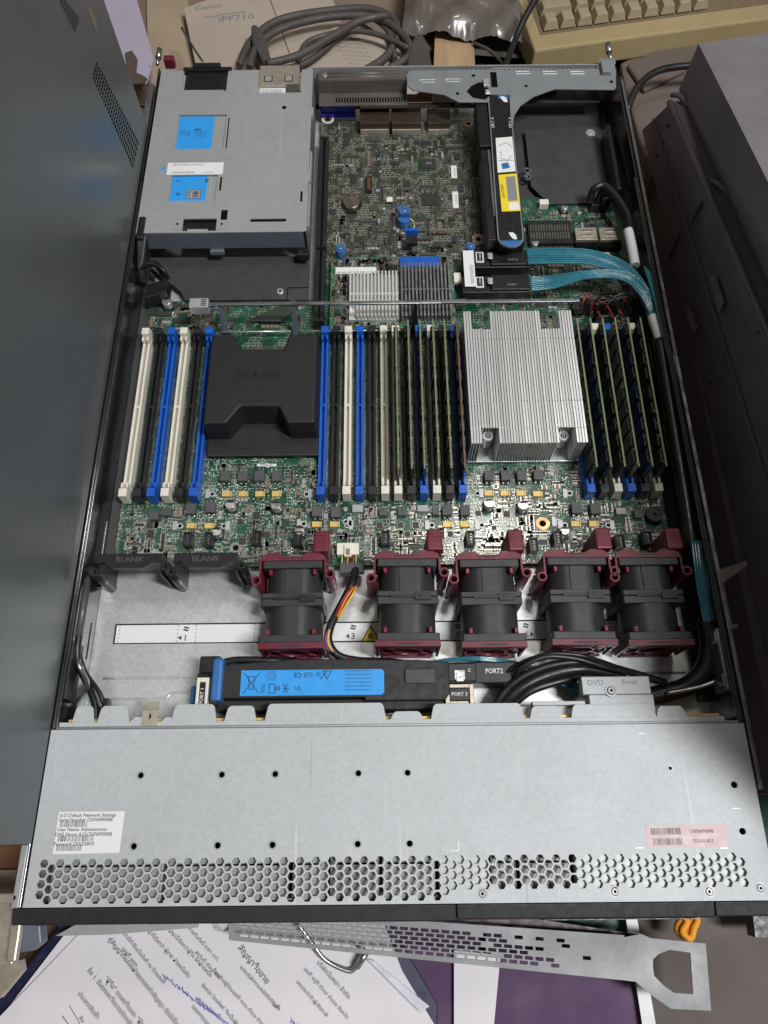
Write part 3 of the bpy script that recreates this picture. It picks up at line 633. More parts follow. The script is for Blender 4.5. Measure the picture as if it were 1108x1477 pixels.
x, y = U(562, 287, 10); m = MB(); m.box(x-3, y-3, ZO, x+3, y+3, 9); m.box(x-2.8, y-2.8, 9, x+2.8, y+2.8, 9.8, 1); m.build('jumper_block', ['black', 'whitesock'], bd, .2)
for px, py in ((655, 248), (657, 287)):
    x, y = U(px, py, ZO); m = MB(); m.box(x-2.6, y-(8 if py < 260 else 11), ZO+.03, x+2.6, y+(8 if py < 260 else 9), ZO+.12); lb = m.build('sticker', 'paper', bd)
    bc = MB(); barcode(bc, x+1.4, y-6, ZO+.14, 11, 1.5, math.pi/2, 30); bc.build('barcode', 'inkgrey', lb); occ.append((x-3, y-11, x+3, y+9))
# coin cell in its holder
x, y = U(507, 290, 11); m = MB(); m.ring(x, y, ZO, 8.6, 9.3, 8.0, 32); m.cyl(x, y, ZO, 7.4, 8, 32); m.box(x-5, y-11, ZO, x+5, y-8.5, 9); h_ = m.build('battery_holder', 'black', bd)
m = MB(); m.cyl(x, y, 7.4, 10.4, 7.9, 36); m.cyl(x, y, 10.4, 10.6, 7.7, 36, r2=7.3); m.build('coin_cell', mat('coin_cell_steel', (.55, .5, .42), .32, 1), h_)
m = MB(); m.box(x-2, y+3, 10.7, x+2, y+11, 11.2); m.build('contact_spring', 'solder', h_); occ.append((x-10, y-12, x+10, y+11))
# right-hand side connectors
x0, y0 = U(765, 345, 15); x1, _ = U(828, 345, 15)
m = MB(); m.box(x0, y0-2, ZB, x1, y0+24, 12)
for r in range(2):
    for k in range(15): m.box(x0+1.5+k*(x1-x0-3)/15, y0+3+r*9, 12, x0+2.6+k*(x1-x0-3)/15, y0+10+r*9, 12.6, 1)
m.build('power_header', ['sock_black', 'solder'], bd); occ.append((x0-1, y0-3, x1+1, y0+26))
m = MB(); m.box(x0, y0-14, ZB, x1, y0-5, 11)
for k in range(17): m.box(x0+1+k*(x1-x0-2)/17, y0-8, 11, x0+1.9+k*(x1-x0-2)/17, y0-5.6, 11.5, 1)
m.build('power_header', ['sock_black', 'solder'], bd); occ.append((x0-1, y0-15, x1+1, y0-4))
for a in (831, 866):
    (xa, ya), (xb, _) = U(a, 347, 14), U(a+31, 347, 14); m = MB(); m.box(xa, ya-6, ZB, xb, ya, 12, 1); m.box(xa, ya, ZB, xb, ya+14, 15); m.box(xa+5, ya+4, 15, xb-4, ya+6, 15.4, 2); m.box(xa+5, ya+9, 15, xb-4, ya+11, 15.4, 2)
    m.build('sas_port', ['beige_metal', 'hole', 'solder'], bd, .3); occ.append((xa-1, ya-7, xb+1, ya+15))
for px in (841, 876): 
    x, y = U(px, 372, ZB); m = MB(); m.box(x-2.6, y-6, ZB+.02, x+2.6, y+6, ZB+.12); lb = m.build('sticker', 'paper', bd); text([('12', (x, y, ZB+.15), 3, -1.57)], 'ink', lb)
can(772, 349, 3.3, 6); can(815, 298, 3.3, 6)
chip(785, 291, 8, 6, 6, 'whitesock', 'white_header')
x, y = U(761, 250, 14); m = MB(); m.ring(x, y-4, 12, 14, 3.6, 2.2, 20); m.ring(x, y+4, 12, 14, 3.6, 2.2, 20); m.cyl(x, y, ZB, 12, 2, 12); m.build('wire_hook', 'rail', bd)
for px, py, w, h in ((846, 405, 7, 7), (875, 402, 8, 8), (870, 385, 5, 5), (830, 400, 5, 4), (905, 400, 4, 5), (780, 440, 8, 4)): chip(px, py, w, h, 1.2, 'chip', 'chip', pins=2)
# black sockets under the cable bunches
for px, py, w, h in ((840, 440, 14, 10), (875, 450, 18, 12), (868, 292, 20, 10)):
    x, y = U(px, py, 14); m = MB(); m.box(x-w/2, y-h/2, ZB, x+w/2, y+h/2, 16); m.build('cable_socket', 'sock_black', bd, .4); occ.append((x-w/2, y-h/2, x+w/2, y+h/2))
# left-hand corner: header row and small vents
for px, py, w, h in ((238, 452, 10, 5), (262, 462, 14, 4), (222, 448, 6, 8), (252, 440, 5, 7)): chip(px, py, w, h, 1.5, 'chip', 'chip', pins=1)
# processor sockets' metal feet
for px, py in ((330, 655), (432, 655)):
    x, y = U(px, py, 10); m = MB(); m.tube([(x-10, y+6, 9), (x-6, y-1, 9), (x+5, y-1.5, 9), (x+9, y+5, 9)], .7, 6); m.build('retention_wire', 'rail', bd)
# white hold-down line print
# ---- small surface-mounted parts: uncountable
occ += [(276, 298, 362, 420), (71, 305, 160, 405), (0, 470, 150, 720), (310, 575, 434, 720), (306, 480, 336, 680)]
from mathutils import noise
rnd = random.Random(3); m = MB(); mats_s = ['solder', 'chip', 'ceramic', 'printwhite', 'copper']
def region(x0, y0, x1, y1, n, zb, card=False):
    placed = 0; tries = 0
    while placed < n and tries < n*6:
        tries += 1
        x = round(rnd.uniform(x0, x1)/1.0)*1.0; y = round(rnd.uniform(y0, y1)/.8)*.8; k = rnd.choice((1, 1, 2, 3, 4, 5)); rot = rnd.random() < .5
        sz = rnd.choice(((1.0, .5, .35), (1.0, .5, .35), (1.6, .8, .6), (1.6, .8, .5), (2.0, 1.25, .8), (3.2, 1.6, 1.2), (3.6, 2.4, 1.0), (4.6, 3.2, 1.1)))
        if noise.noise(Vector((x*.11, y*.11, 3.0))) < -.02 and rnd.random() < .88: continue
        kind = rnd.choice((1, 1, 1, 1, 2, 2, 3))
        for q in range(k):
            xx, yy = (x+q*(sz[1]+.5), y) if rot else (x, y+q*(sz[1]+.5)); hw, hh = (sz[1]/2, sz[0]/2) if rot else (sz[0]/2, sz[1]/2)
            if xx-hw < x0 or xx+hw > x1 or yy-hh < y0 or yy+hh > y1 or not free(xx-hw, yy-hh, xx+hw, yy+hh): continue
            e = .24
            if rot:
                m.box(xx-hw, yy-hh*(1-2*e), zb, xx+hw, yy+hh*(1-2*e), zb+sz[2], kind); m.box(xx-hw, yy-hh, zb, xx+hw, yy-hh*(1-2*e)-.01, zb+sz[2], 0); m.box(xx-hw, yy+hh*(1-2*e)+.01, zb, xx+hw, yy+hh, zb+sz[2], 0)
            else:
                m.box(xx-hw*(1-2*e), yy-hh, zb, xx+hw*(1-2*e), yy+hh, zb+sz[2], kind); m.box(xx-hw, yy-hh, zb, xx-hw*(1-2*e)-.01, yy+hh, zb+sz[2], 0); m.box(xx+hw*(1-2*e)+.01, yy-hh, zb, xx+hw, yy+hh, zb+sz[2], 0)
            occ.append((xx-hw-.1, yy-hh-.1, xx+hw+.1, yy+hh+.1)) if False else None
            placed += 1
region(16, 220, 420, 268, 2300, ZB); region(70, 268, 160, 306, 260, ZB); region(272, 268, 362, 300, 260, ZB)
region(10, 426, 76, 458, 450, ZB); region(165, 498, 303, 672, 1500, ZO); region(306, 426, 424, 560, 1100, ZB)
region(72, 424, 150, 458, 100, ZB)
tag(m.build('surface_mounted_parts', mats_s, bd), kind='stuff')
# ================================================================== storage controller card
rc = thing('storage_controller_card', 'bright green add-in card carrying two finned heat sinks, in the middle behind the crossbar', 'circuit board')
x0, y0 = U(473, 466, 14); x1, y1 = U(672, 330, 14)
ZC = 14; occ2 = occ; occ = []
m = MB(); m.box(166, 424, 12.6, 272, 500, ZC-.01); m.build('card', 'pcb_card', rc)
def sink(px0, py0, px1, py1, mname, zt=22, notch=None, name='heat_sink'):
    (xa, ya), (xb, yb) = U(px0, py1, zt), U(px1, py0, zt); m = MB(); m.box(xa, ya, ZC, xb, yb, ZC+2.5)
    n = int((xb-xa)/3.0); p = (xb-xa)/n
    for k in range(n):
        yy = ya
        if notch and k < notch: yy = ya+11
        m.box(xa+k*p+.25, yy, ZC+2.5, xa+k*p+p*.62, yb, zt)
    m.box(xa+.2, (ya+yb)/2-.5, ZC+2.5, xb-.2, (ya+yb)/2+.5, zt-.6)
    m.build(name, mname, rc, .15); occ.append((xa-1, ya-1, xb+1, yb+1)); return xa, ya, xb, yb
sink(503, 390, 575, 455, 'alu', 22, 2); sink(579, 378, 650, 455, 'alu_dark', 25)
m = MB(); (xa, ya), (xb, yb) = U(577, 381, 15), U(634, 371, 15); m.box(xa, ya-4, ZC, xb, yb, ZC+2); m.build('blue_insulator', 'blue', rc, .2); occ.append((xa, ya-4, xb, yb))
m = MB(); (xa, ya), (xb, yb) = U(484, 394, 15), U(543, 384, 15); m.box(xa, ya, ZC+.02, xb, yb, ZC+.12); lb = m.build('sticker', 'paper', rc); bc = MB(); barcode(bc, xa+1, ya+.6, ZC+.14, xb-xa-2, 1.6, 0, 50); bc.build('barcode', 'inkgrey', lb); occ.append((xa, ya, xb, yb))
for px, py, r, h in ((491, 358, 4.2, 9), (679, 355, 4.0, 9)):
    x, y = U(px, py, ZC+h); m = MB(); m.cyl(x, y, ZC, ZC+h, r, 24); m.cyl(x, y, ZC+h, ZC+h+1, r-.8, 24, r2=r-1.4); m.cyl(x, y, ZC+h+1, ZC+h+1.2, 1.4, 12, mi=1); m.build('blue_thumbscrew', ['blue2', 'solder'], rc, .3); occ.append((x-r, y-r, x+r, y+r))
x, y = U(583, 304, 20); m = MB(); m.cyl(x, y-4, ZO, 16, 5.6, 28); m.prism([(x-5.5, y+2), (x-4, y-4), (x+5, y-4), (x+5.5, y+1), (x+2.5, y+5), (x-2, y+4), (x-6, y+6)], 16, 21); m.cyl(x, y, 21, 21.6, 1.6, 14, mi=1)
m.build('blue_lever_knob', ['blue2', 'solder'], rc, .5)
m = MB(); m.ring(x, y-4, ZO, ZO+.3, 10, 9.3, 32); m.build('white_ring_print', 'inkwhite', rc)
for px, py, w, h, z, c in ((594, 345, 10, 9, 5, 'sock_black'), (594, 331, 12, 3, 5, 'blue'), (631, 352, 7, 6, 3, 'chip'), (599, 359, 5, 5, 4, 'choke'), (500, 333, 5, 4, 3, 'choke'), (655, 345, 4, 6, 3, 'chip'), (638, 331, 22, 2, 1.5, 'ceramic'), (540, 363, 4, 4, 1, 'chip'), (660, 400, 6, 10, 3, 'white'), (487, 450, 5, 6, 1, 'chip'), (665, 435, 9, 6, 4, 'choke'), (520, 350, 4, 3, 1, 'chip'), (560, 345, 3, 3, 1, 'chip')):
    chip(px, py, w, h, z, c, 'card_part', zb=ZC, par=rc)
m = MB(); region(167, 425, 271, 499, 1500, ZC); tag(m.build('surface_mounted_parts', mats_s, rc), kind='stuff')
x, y = U(507, 376, ZC); text([('e   UL  CE', (x+12, y, ZC+.03), 4.5, 0)], 'inkwhite', rc)
occ = occ2
# ---- two cable plugs with printed covers beside the card
for i, (py, nm) in enumerate(((371, 'PORT 2'), (407, 'PORT 1'))):
    pl = thing('cable_plug', ['rear one of the two black latched plugs, tucked under the end of the riser arm', 'front one of the two black latched plugs, nearest the silver heat sink'][i], 'connector', group='cable plugs beside the card')
    (xa, ya), (xb, yb) = U(668, py+14, 24), U(762, py-11, 24)
    m = MB(); m.box(xa, ya, ZC+.2, xb, yb, 23); m.box(xa+24, ya+1, 23, xb, yb-1, 25.5); m.build('plug_body', 'black', pl, .6)
    x, y = U(692, py, 24); m = MB(); m.box(x-3.4, y-5.6, 23, x+3.4, y+5.6, 24.2); fr = m.build('port_frame', 'whitesock', pl, .3)
    m = MB(); m.box(x-2.3, y-4.4, 24.2, x+2.3, y+4.4, 24.4); m.build('frame_inset', 'black', fr); text([('PORT '+nm[-1], (x, y, 24.45), 2.2, -1.57)], 'inkwhite', fr)
    x, y = U(707, py-2, 26); m = MB(); m.box(x-2, y-3, 25.5, x+2.2, y+3, 26.4); m.box(x-1, y-4, 26.4, x+1.6, y+1.5, 27); m.build('metal_latch', 'chrome', pl, .2)
    x, y = U(740, py+3, 26); text([(nm.replace(' ', ''), (x, y, 25.56), 2.8, 0)], 'inkgrey', pl, mirror=False)
m = MB(); (xa, ya), (xb, yb) = U(671, 413, 25), U(683, 361, 25); m.box(xa, ya, 24.6, xb, yb, 24.75); lb = m.build('barcode_label', 'paper'); tag(lb, 'small white barcode sticker lying across the two cable plugs', 'label')
bc = MB(); barcode(bc, xb-1.2, ya+3, 24.8, 20, 3, math.pi/2, 40); bc.build('barcode', 'inkgrey', lb)
# ================================================================== memory modules
def make_module():
    t = thing('memory_module', '', 'memory module')
    m = MB(); m.box(-.6, 279.5, 10.2, .6, 411.5, 41); 
    # notched front corner
    m.build('module_board', ['pcb_ram'], t)
    m = MB(); m.box(-.62, 279.4, 41, .62, 411.6, 41.15); m.build('board_edge', 'ram_edge', t)
    for s in (-1, 1):
        for k in range(9):
            y = 285+k*13.6+(4 if k > 4 else 0); m = MB(); m.box(s*.61, y, 17, s*1.75, y+9.5, 37.5); m.build('memory_chip', 'chip', t)
    m = MB()
    for s in (-1, 1):
        for k in range(40): m.box(s*.61, 283+k*3.1, 14.6, s*.95, 284.2+k*3.1, 15.5)
        for k in range(12): m.box(s*.61, 283+k*10.8, 38.6, s*.95, 284.2+k*10.8, 39.6)
    tag(m.build('edge_contacts', 'solder', t))
    return t
mod0 = make_module()
mods = []
for i in range(12):
    if i < 6: x = 162.7+9.68*(6+i)
    else: x = 365+10.1*(i-6)
    o = mod0 if i == 0 else copy_tree(mod0)
    o.location = (x*S, 0, 0)
    side = 'left of the silver heat sink' if i < 6 else 'right of the silver heat sink'
    n_ = ['first', 'second', 'third', 'fourth', 'fifth', 'sixth'][(5-i) if i < 6 else i-6]
    pos = ['beside it', '', '', '', '', 'farthest from it'][(5-i) if i < 6 else i-6]
    o['label'] = ('upright green memory module, %s %s%s' % (n_, side, ', '+pos if pos else '')).strip()
    o['group'] = 'memory modules '+('left' if i < 6 else 'right')+' of the heat sink'
    o.rotation_euler.y = math.radians(rnd.uniform(-.5, .5))
# brown-edged one right beside the heat sink
mods_b = [o for o in COL.objects if o.name.startswith('memory_module')]
for o in COL.objects:
    if o.get('label', '').startswith('upright green memory module, first left'):
        for c in o.children:
            if c.name.startswith('board_edge'): c.data = c.data.copy(); c.data.materials[0] = mat('brown_board_edge', (.13, .07, .04), .5)
        o['label'] = 'brown-edged memory module right against the left side of the silver heat sink'
# ================================================================== heat sink
hk = thing('heat_sink', 'wide silver finned heat sink with four spring screws over the right processor', 'heat sink')
ZT = 40.5
hx0, hx1, hy0, hy1 = 275, 361.5, 300, 419.5
nf = 41; p = (hx1-hx0)/nf
nl = [U(682, 485, ZT), U(706, 485, ZT)]; nr = [U(784, 485, ZT), U(807, 485, ZT)]
def fin_range(x):
    segs = [hy0, hy1-1]
    a, b = hy0, hy1
    if 281.8 < x < 295.5 : b = 402
    if 337 < x < 350.5: b = 402
    if 283.5 < x < 297: a = 316.5
    if 339.5 < x < 353.5: a = 316.5
    return a, b
m = MB(); rr_ = random.Random(5)
for k in range(nf):
    x = hx0+k*p; a, b = fin_range(x+p/2); dz = rr_.uniform(-.28, .28)
    m.box(x, a, 10.2, x+.35, b, ZT-.35+dz)
    for ya, yb in ((a, 312), (312.9, 335.6), (336.6, 392.4), (393.4, b)):
        if yb-ya < 1: continue
        m.add([(x, ya, ZT-.3+dz), (x+p-.62, ya, ZT+dz*.6), (x+p-.62, yb, ZT+dz*.6), (x, yb, ZT-.3+dz), (x, ya, ZT-.65+dz), (x+p-.62, ya, ZT-.3+dz), (x+p-.62, yb, ZT-.3+dz), (x, yb, ZT-.65+dz)], [(3, 2, 1, 0)[::-1], (4, 5, 6, 7)[::-1], (0, 1, 5, 4), (1, 2, 6, 5), (2, 3, 7, 6), (3, 0, 4, 7)])
    for yy in (312.45, 336.1, 392.9): 
        if a < yy < b: m.box(x+.3, yy-.35, ZT-.9, x+1.2, yy+.35, ZT+.1)
m.build('fins', 'alu', hk)
m = MB(); m.box(hx0, hy0, 7.5, hx1, hy1, 10.2); m.build('base_plate', 'alu_dark', hk, .3)
for px, py, zt, bx in ((695, 479, 22, 0), (795, 479, 22, 0), (704, 628, 27, 1), (813, 628, 27, 1)):
    x, y = U(px, py, zt); m = MB(); m.cyl(x, y, zt-3, zt-.5, 4.5, 28); m.cyl(x, y, zt-.5, zt, 4.5, 28, r2=3.9); m.cyl(x, y, zt, zt+.05, 2.3, 20, mi=1); m.cyl(x, y, zt+.05, zt+.35, 1.5, 6, smooth=False); m.cyl(x, y, zt+.35, zt+.4, .8, 6, mi=1, smooth=False); m.cyl(x, y, 10, zt-3, 1.9, 12)
    sc = m.build('spring_screw', ['chrome', 'hole'], hk)
    m = MB(); m.tube([(x+3*math.cos(t*.8), y+3*math.sin(t*.8), 10.5+t*(zt-14)/32) for t in range(33)], .45, 6, sub=1); m.build('spring', 'chrome', sc)
# ================================================================== processor blank
bk = thing('processor_blank', 'square matte black plastic cover marked BLANK over the empty left processor socket', 'socket cover')
zt = 36
P = [U(a, b, zt) for a, b in ((302, 483), (340, 483), (348, 503), (409, 503), (417, 483), (451, 483), (454, 609), (414, 609), (402, 585), (347, 585), (326, 609), (292, 609))]
xl, xr = P[11][0]+.5, P[6][0]
yt, yb = P[0][1], P[6][1]
P = [(xl, yt), (P[1][0], yt), (P[2][0], P[2][1]), (P[3][0], P[3][1]), (P[4][0], yt), (xr, yt), (xr, yb), (P[7][0], yb), (P[8][0], P[8][1]), (P[9][0], P[9][1]), (P[10][0], yb), (xl, yb)]
m = MB(); cxm = (xl+xr)/2
low = [(x+(x-cxm)*.03, y+(0.8 if y > 360 else -1.5) - (1.5 if 324 < y < 345 else 0)) for x, y in P]
n = len(P); Pt, Lw = P[::-1], low[::-1]
m.add([(a, b, 13) for a, b in Lw]+[(a, b, zt) for a, b in Pt], [tuple(range(n, 2*n))]+[(i, (i+1) % n, n+(i+1) % n, n+i) for i in range(n)])
m.build('cover_shell', 'blackmatte', bk, 1.6, 3)
m = MB(); m.box(xl-1.5, 305.5, 10.5, xr+1.8, yt+2, 13.4); m.build('base_flange', 'blackmatte', bk, 1.2)
x, y = U(374, 541, zt); text([('BLANK', (x, y, zt+.03), 10.5, 0, 1.12)], 'black', bk)
m = MB(); (xa, _), (xb, yc) = U(345, 494, 20), U(412, 494, 20); 
for k in range(2): m.box(cxm-16+k*26, 312, 13.4, cxm-10+k*26, 313, 14)
m.build('base_rib', 'blackmatte', bk)
m = MB(); m.box(cxm-22, 395, 7, cxm+22, 404, 9.5); 
for k in range(30): m.box(cxm-21+k*1.4, 404.2, 7, cxm-20.3+k*1.4, 412, 7.6, 1)
m.build('socket_frame', ['black', 'solder'], bk)
# ================================================================== fans
def make_fan():
    t = thing('cooling_fan', '', 'fan')
    m = MB()
    def frame(y0, y1, w=20.6, zt=41.2, ch=3):
        P = [(-w, ch), (-w+ch, 1.5), (w-ch, 1.5), (w, ch), (w, zt-1), (w-.8, zt), (-w+.8, zt), (-w, zt-1)]
        vs = [(a, y0, b) for a, b in P]+[(a, y1, b) for a, b in P]; n = 8
        m.add(vs, [tuple(range(n)), tuple(range(2*n-1, n-1, -1))]+[(i, n+i, n+(i+1) % n, (i+1) % n) for i in range(n)])
    def shell(y0, y1, r0, flat):
        N = 40; o = []
        for i in range(N):
            a = 2*math.pi*i/N; x, z = r0*math.cos(a), r0*math.sin(a); z = min(z, flat)
            o.append((x, z))
        vs = [(a, y0, 21+b) for a, b in o]+[(a, y1, 21+b) for a, b in o]
        m.add(vs, [(i, N+i, N+(i+1) % N, (i+1) % N) for i in range(N)], smooth=True)
    frame(55, 60.2); frame(28.5, 33.6, 20.8, 40.2); frame(34, 37.5, 20.8, 40.6); frame(3.5, 8.5, 21, 41.2)
    shell(8.5, 28.5, 19.6, 18.4); shell(37.5, 55, 19.4, 17.6)
    m.box(-5.5, 37.5, 36, 6.5, 55, 39.4)
    m.build('fan_housing', 'fan', t, .35)
    m = MB(); m.box(-12, 32.8, 40.6, 14, 34.6, 41.6); m.box(5, 31, 40.6, 16, 35.6, 42); m.box(8, 33.2, 42, 10, 34.6, 42.6); m.build('cable_clip', 'black', t, .2)
    m = MB(); m.cyl(0, 21, 4, 6, 9, 24, axis='y')
    for k in range(7):
        a = 2*math.pi*k/7; c, s_ = math.cos(a), math.sin(a); c2, s2 = math.cos(a+.5), math.sin(a+.5)
        m.hexa([(9*c, 4, 21+9*s_), (18*c, 3.6, 21+18*s_), (18*c, 3.8, 21+18*s_), (9*c, 4.3, 21+9*s_)], [(9*c2, 8, 21+9*s2), (18*c2, 8, 21+18*s2), (18*c2, 8.2, 21+18*s2), (9*c2, 8.3, 21+9*s2)])
    m.build('rotor', 'fan_dark', t)
    # front guard
    m = MB(); m.box(-21.5, -.5, 34.5, 21.5, 3.4, 41); m.box(-9, -.6, 36.6, 9, -.45, 38.6, 1); m.box(-8, 0.6, 41, 8, 1.8, 41.03, 1)
    for s in (-1, 1): m.box(s*21.5, -.5, 8, s*19.8, 3.4, 34.45)
    m.box(-17, -.5, 3, 17, 3.4, 5); m.ring(0, 21, .2, 1.6, 10.5, 9, 28, axis='y'); m.ring(0, 21, .2, 1.6, 18.6, 17.4, 32, axis='y')
    for k in range(6):
        a = math.radians(30+60*k); x, z = math.cos(a), math.sin(a)
        m.hexa([(x*10.5-z*.6, .3, 21+z*10.5+x*.6), (x*10.5+z*.6, .3, 21+z*10.5-x*.6), (x*10.5+z*.6, 1.5, 21+z*10.5-x*.6), (x*10.5-z*.6, 1.5, 21+z*10.5+x*.6)], [(x*20-z*.6, .3, 21+z*20+x*.6), (x*20+z*.6, .3, 21+z*20-x*.6), (x*20+z*.6, 1.5, 21+z*20-x*.6), (x*20-z*.6, 1.5, 21+z*20+x*.6)])
    m.build('front_guard', ['maroon', 'ink'], t, .3)
    for x in (-15, 15):
        for y in (9, 50.5): m = MB(); m.box(x-1.1, y, 36.5, x+1.1, y+3.6, 40.6); m.build('red_clip', 'red', t, .3)
    # rear carrier
    m = MB()
    P = [(-22, 60.4), (22, 60.4), (22, 63.5), (17, 66.2), (10, 66.2), (6, 63.6), (-6, 63.6), (-10, 66.2), (-17, 66.2), (-22, 63.5)]
    m.prism(P, 38.8, 41.4); m.box(-22, 60.4, 4, 22, 61.8, 38.7)
    m.box(-8, 62, 41.4, 8, 62.9, 41.45, 1)
    for s, ya in ((-1, 48), (1, 52)): m.hexa([(s*21.6, ya, 12), (s*23, ya, 12), (s*23, 62, 12), (s*21.6, 62, 12)], [(s*21.6, ya, 41), (s*23, ya, 41), (s*23, 62, 41), (s*21.6, 62, 41)])
    m.ring(-24.6, 46.5, 8, 41.2, 3.4, 2.2, 20); m.ring(25.4, 50.5, 8, 41.2, 3.4, 2.2, 20)
    m.build('fan_carrier', ['maroon', 'ink'], t, .25)
    m = MB(); m.hexa([(13.5, 66.5, 12), (25, 66.5, 12), (25, 80, 12), (13.5, 80, 12)], [(13.8, 65.6, 44), (25.2, 65.6, 44), (24.6, 81.5, 43), (14.2, 81.5, 43)])
    tb = m.build('pull_tab', 'maroon', t, 1.3, 3)
    m = MB()
    for k in range(4): m.box(16, 72+k*1.9, 43.2, 23, 72.8+k*1.9, 44.1-k*.1)
    m.build('grip_rib', 'maroon', tb, .15)
    return t
fan0 = make_fan()
FX = [(147.5, 0), (225, 1), (282, 2), (341.5, 3), (391.5, 4)]
fl = ['maroon-framed dark grey fan alone on the left, next to the fan blanks', 'maroon-framed dark grey fan just right of the coloured wire harness', 'middle of the five maroon-framed dark grey fans', 'maroon-framed dark grey fan below the copper ring, with thick black cables passing in front', 'maroon-framed dark grey fan nearest the right chassis wall']
for x, i in FX:
    f = fan0 if i == 0 else copy_tree(fan0)
    f.location = (x*S, (149.5+(0, .7, -.4, .5, -.2)[i])*S, 0); f.rotation_euler.z = math.radians((.5, -.4, .3, -.6, .2)[i]); f['label'] = fl[i]; f['group'] = 'maroon framed cooling fans in a row'
# ================================================================== fan blanks
def make_blank():
    t = thing('fan_blank', '', 'fan blank')
    m = MB()
    P = [(-22, 0), (-22, -7), (-16, -7), (-11, -10.5), (11, -10.5), (16, -7), (22, -7), (22, 0)]
    m.prism(P, 37, 40.5); 
    for s in (-1, 1): m.box(s*22, -14, 3, s*20.6, -.3, 36.9)
    m.box(-20, -7, 38, -12, -6.8, 40.5)
    m.build('blank_frame', 'black', t, .6)
    m = MB(); m.ring(-24, -13, 2, 40, 3.4, 2.0, 20); m.build('post_tube', 'black', t)
    m = MB(); m.ring(24.5, -9, 6, 40, 3.2, 1.8, 20); m.build('post_tube', 'black', t)
    m = MB(); m.cyl(-24, -13, 1.2, 3, 2.3, 14); m.build('post_screw', 'chrome', t)
    m = MB(); m.box(-20.4, -1.6, 3, 20.4, -.2, 36.9); m.build('blank_wall', 'wallplastic', t)
    text([('BLANK', (0, -4.4, 40.53), 5.6, 0, 1.1)], 'chip_grey', t)
    return t
b0 = make_blank(); b0.location = (34*S, 216.5*S, 0); b1 = copy_tree(b0); b1.location = (86.5*S, 216.5*S, 0)
b0['label'] = 'black plastic fan blank marked BLANK in the corner by the left wall'; b1['label'] = 'black plastic fan blank marked BLANK next to the first maroon fan'
for b in (b0, b1): b['group'] = 'black fan blanks'
# ================================================================== power supply cage
ps = thing('power_supply_cage', 'grey sheet steel power supply cage with two windows showing blue labels', 'power supply')
ZP = 42
m = MB()
rects = []  # openings px boxes at z=42
ops = [(262, 90, 331, 132), (374, 96, 436, 134), (252, 165, 327, 215), (243, 252, 314, 290), (262, 315, 313, 338), (361, 315, 413, 320)]
wx0, wx1, wy0, wy1 = 3, 147, 503, 702
hl = []
for a, b, c, d in ops:
    (xa, ya), (xb, yb) = U((a), d, ZP), U(c, b, ZP); hl.append((max(xa, wx0+.1), max(ya, wy0), min(xb, wx1-.1), min(yb, wy1)))
xs = sorted({wx0, wx1}|{h[0] for h in hl}|{h[2] for h in hl}); ys = sorted({wy0, wy1}|{h[1] for h in hl}|{h[3] for h in hl})
inside = lambda x, y: any(h[0] < x < h[2] and h[1] < y < h[3] for h in hl)
for i in range(len(xs)-1):
    for j in range(len(ys)-1):
        a, b, c, d = xs[i], ys[j], xs[i+1], ys[j+1]
        if inside((a+c)/2, (b+d)/2): continue
        m.add([(a, b, ZP), (c, b, ZP), (c, d, ZP), (a, d, ZP)], [(0, 1, 2, 3)])
        for (p, q, rx, ry) in (((a, b), (c, b), (a+c)/2, b-.01), ((c, b), (c, d), c+.01, (b+d)/2), ((c, d), (a, d), (a+c)/2, d+.01), ((a, d), (a, b), a-.01, (b+d)/2)):
            if inside(rx, ry): m.add([(p[0], p[1], ZP), (q[0], q[1], ZP), (q[0], q[1], ZP-1), (p[0], p[1], ZP-1)], [(3, 2, 1, 0)])
m.build('cage_top', 'psu', ps)
m = MB(); m.box(wx0, wy0-.8, 24, 66, wy0, 41.2); m.box(66, wy0-.8, 24, wx1-3, wy0, 41.9); m.box(wx1-.8, wy0, 8, wx1, wy1, 41.9); m.box(wx0, wy0, 8, wx0+.8, wy1, 41.9)
m.build('cage_front', 'bluegrey', ps)
m = MB(); m.box(wx0, wy0-.6, 41.95, wx1-2, wy0+1.2, 42.35); m.box(wx1-.4, 560, 36, wx1+1.6, 574, 41.5); m.box(wx1-.4, 640, 36, wx1+1.6, 652, 41.5); m.box(wx1, 512, 30, wx1+1.4, 600, 38); m.build('folded_edge', 'psu', ps, .2)
# inside the windows
m = MB(); m.box(8, 524, 20, 74, 698, 40.2); pu = m.build('power_unit', 'psu', ps)
m = MB(); h = hl[2]; m.box(h[0]+.3, h[1]+.3, 40.25, h[0]+(h[2]-h[0])*.74, h[3]-.3, 40.35); l1 = m.build('blue_label', 'labelblue', pu)
cx, cy = (h[0]+h[2])/2-4, (h[1]+h[3])/2
text([('E', (cx, cy+4, 40.45), 8, -1.57)]+[('lorem'[:0]+'I II III I IIII I II', (h[0]+2.4+k*2.1, cy+rnd.uniform(-2, 1), 40.4), 1.5, -1.57) for k in range(12) if not 4 < k < 7], 'ink', l1)
m = MB(); h = hl[3]; m.box(h[0]+.3, h[1]+.3, 40.25, h[0]+(h[2]-h[0])*.78, h[3]+.5, 40.35); l2 = m.build('blue_label', 'labelblue', pu)
m = MB(); cx, cy = U(279, 280, 40.4); m.box(cx-6.4, cy-5.2, 40.37, cx+6.4, cy+5.2, 40.4, 1); m.box(cx-6, cy-4.8, 40.4, cx+6, cy+4.8, 40.43); bdg = m.build('efficiency_badge', ['psu', 'ink'], l2)
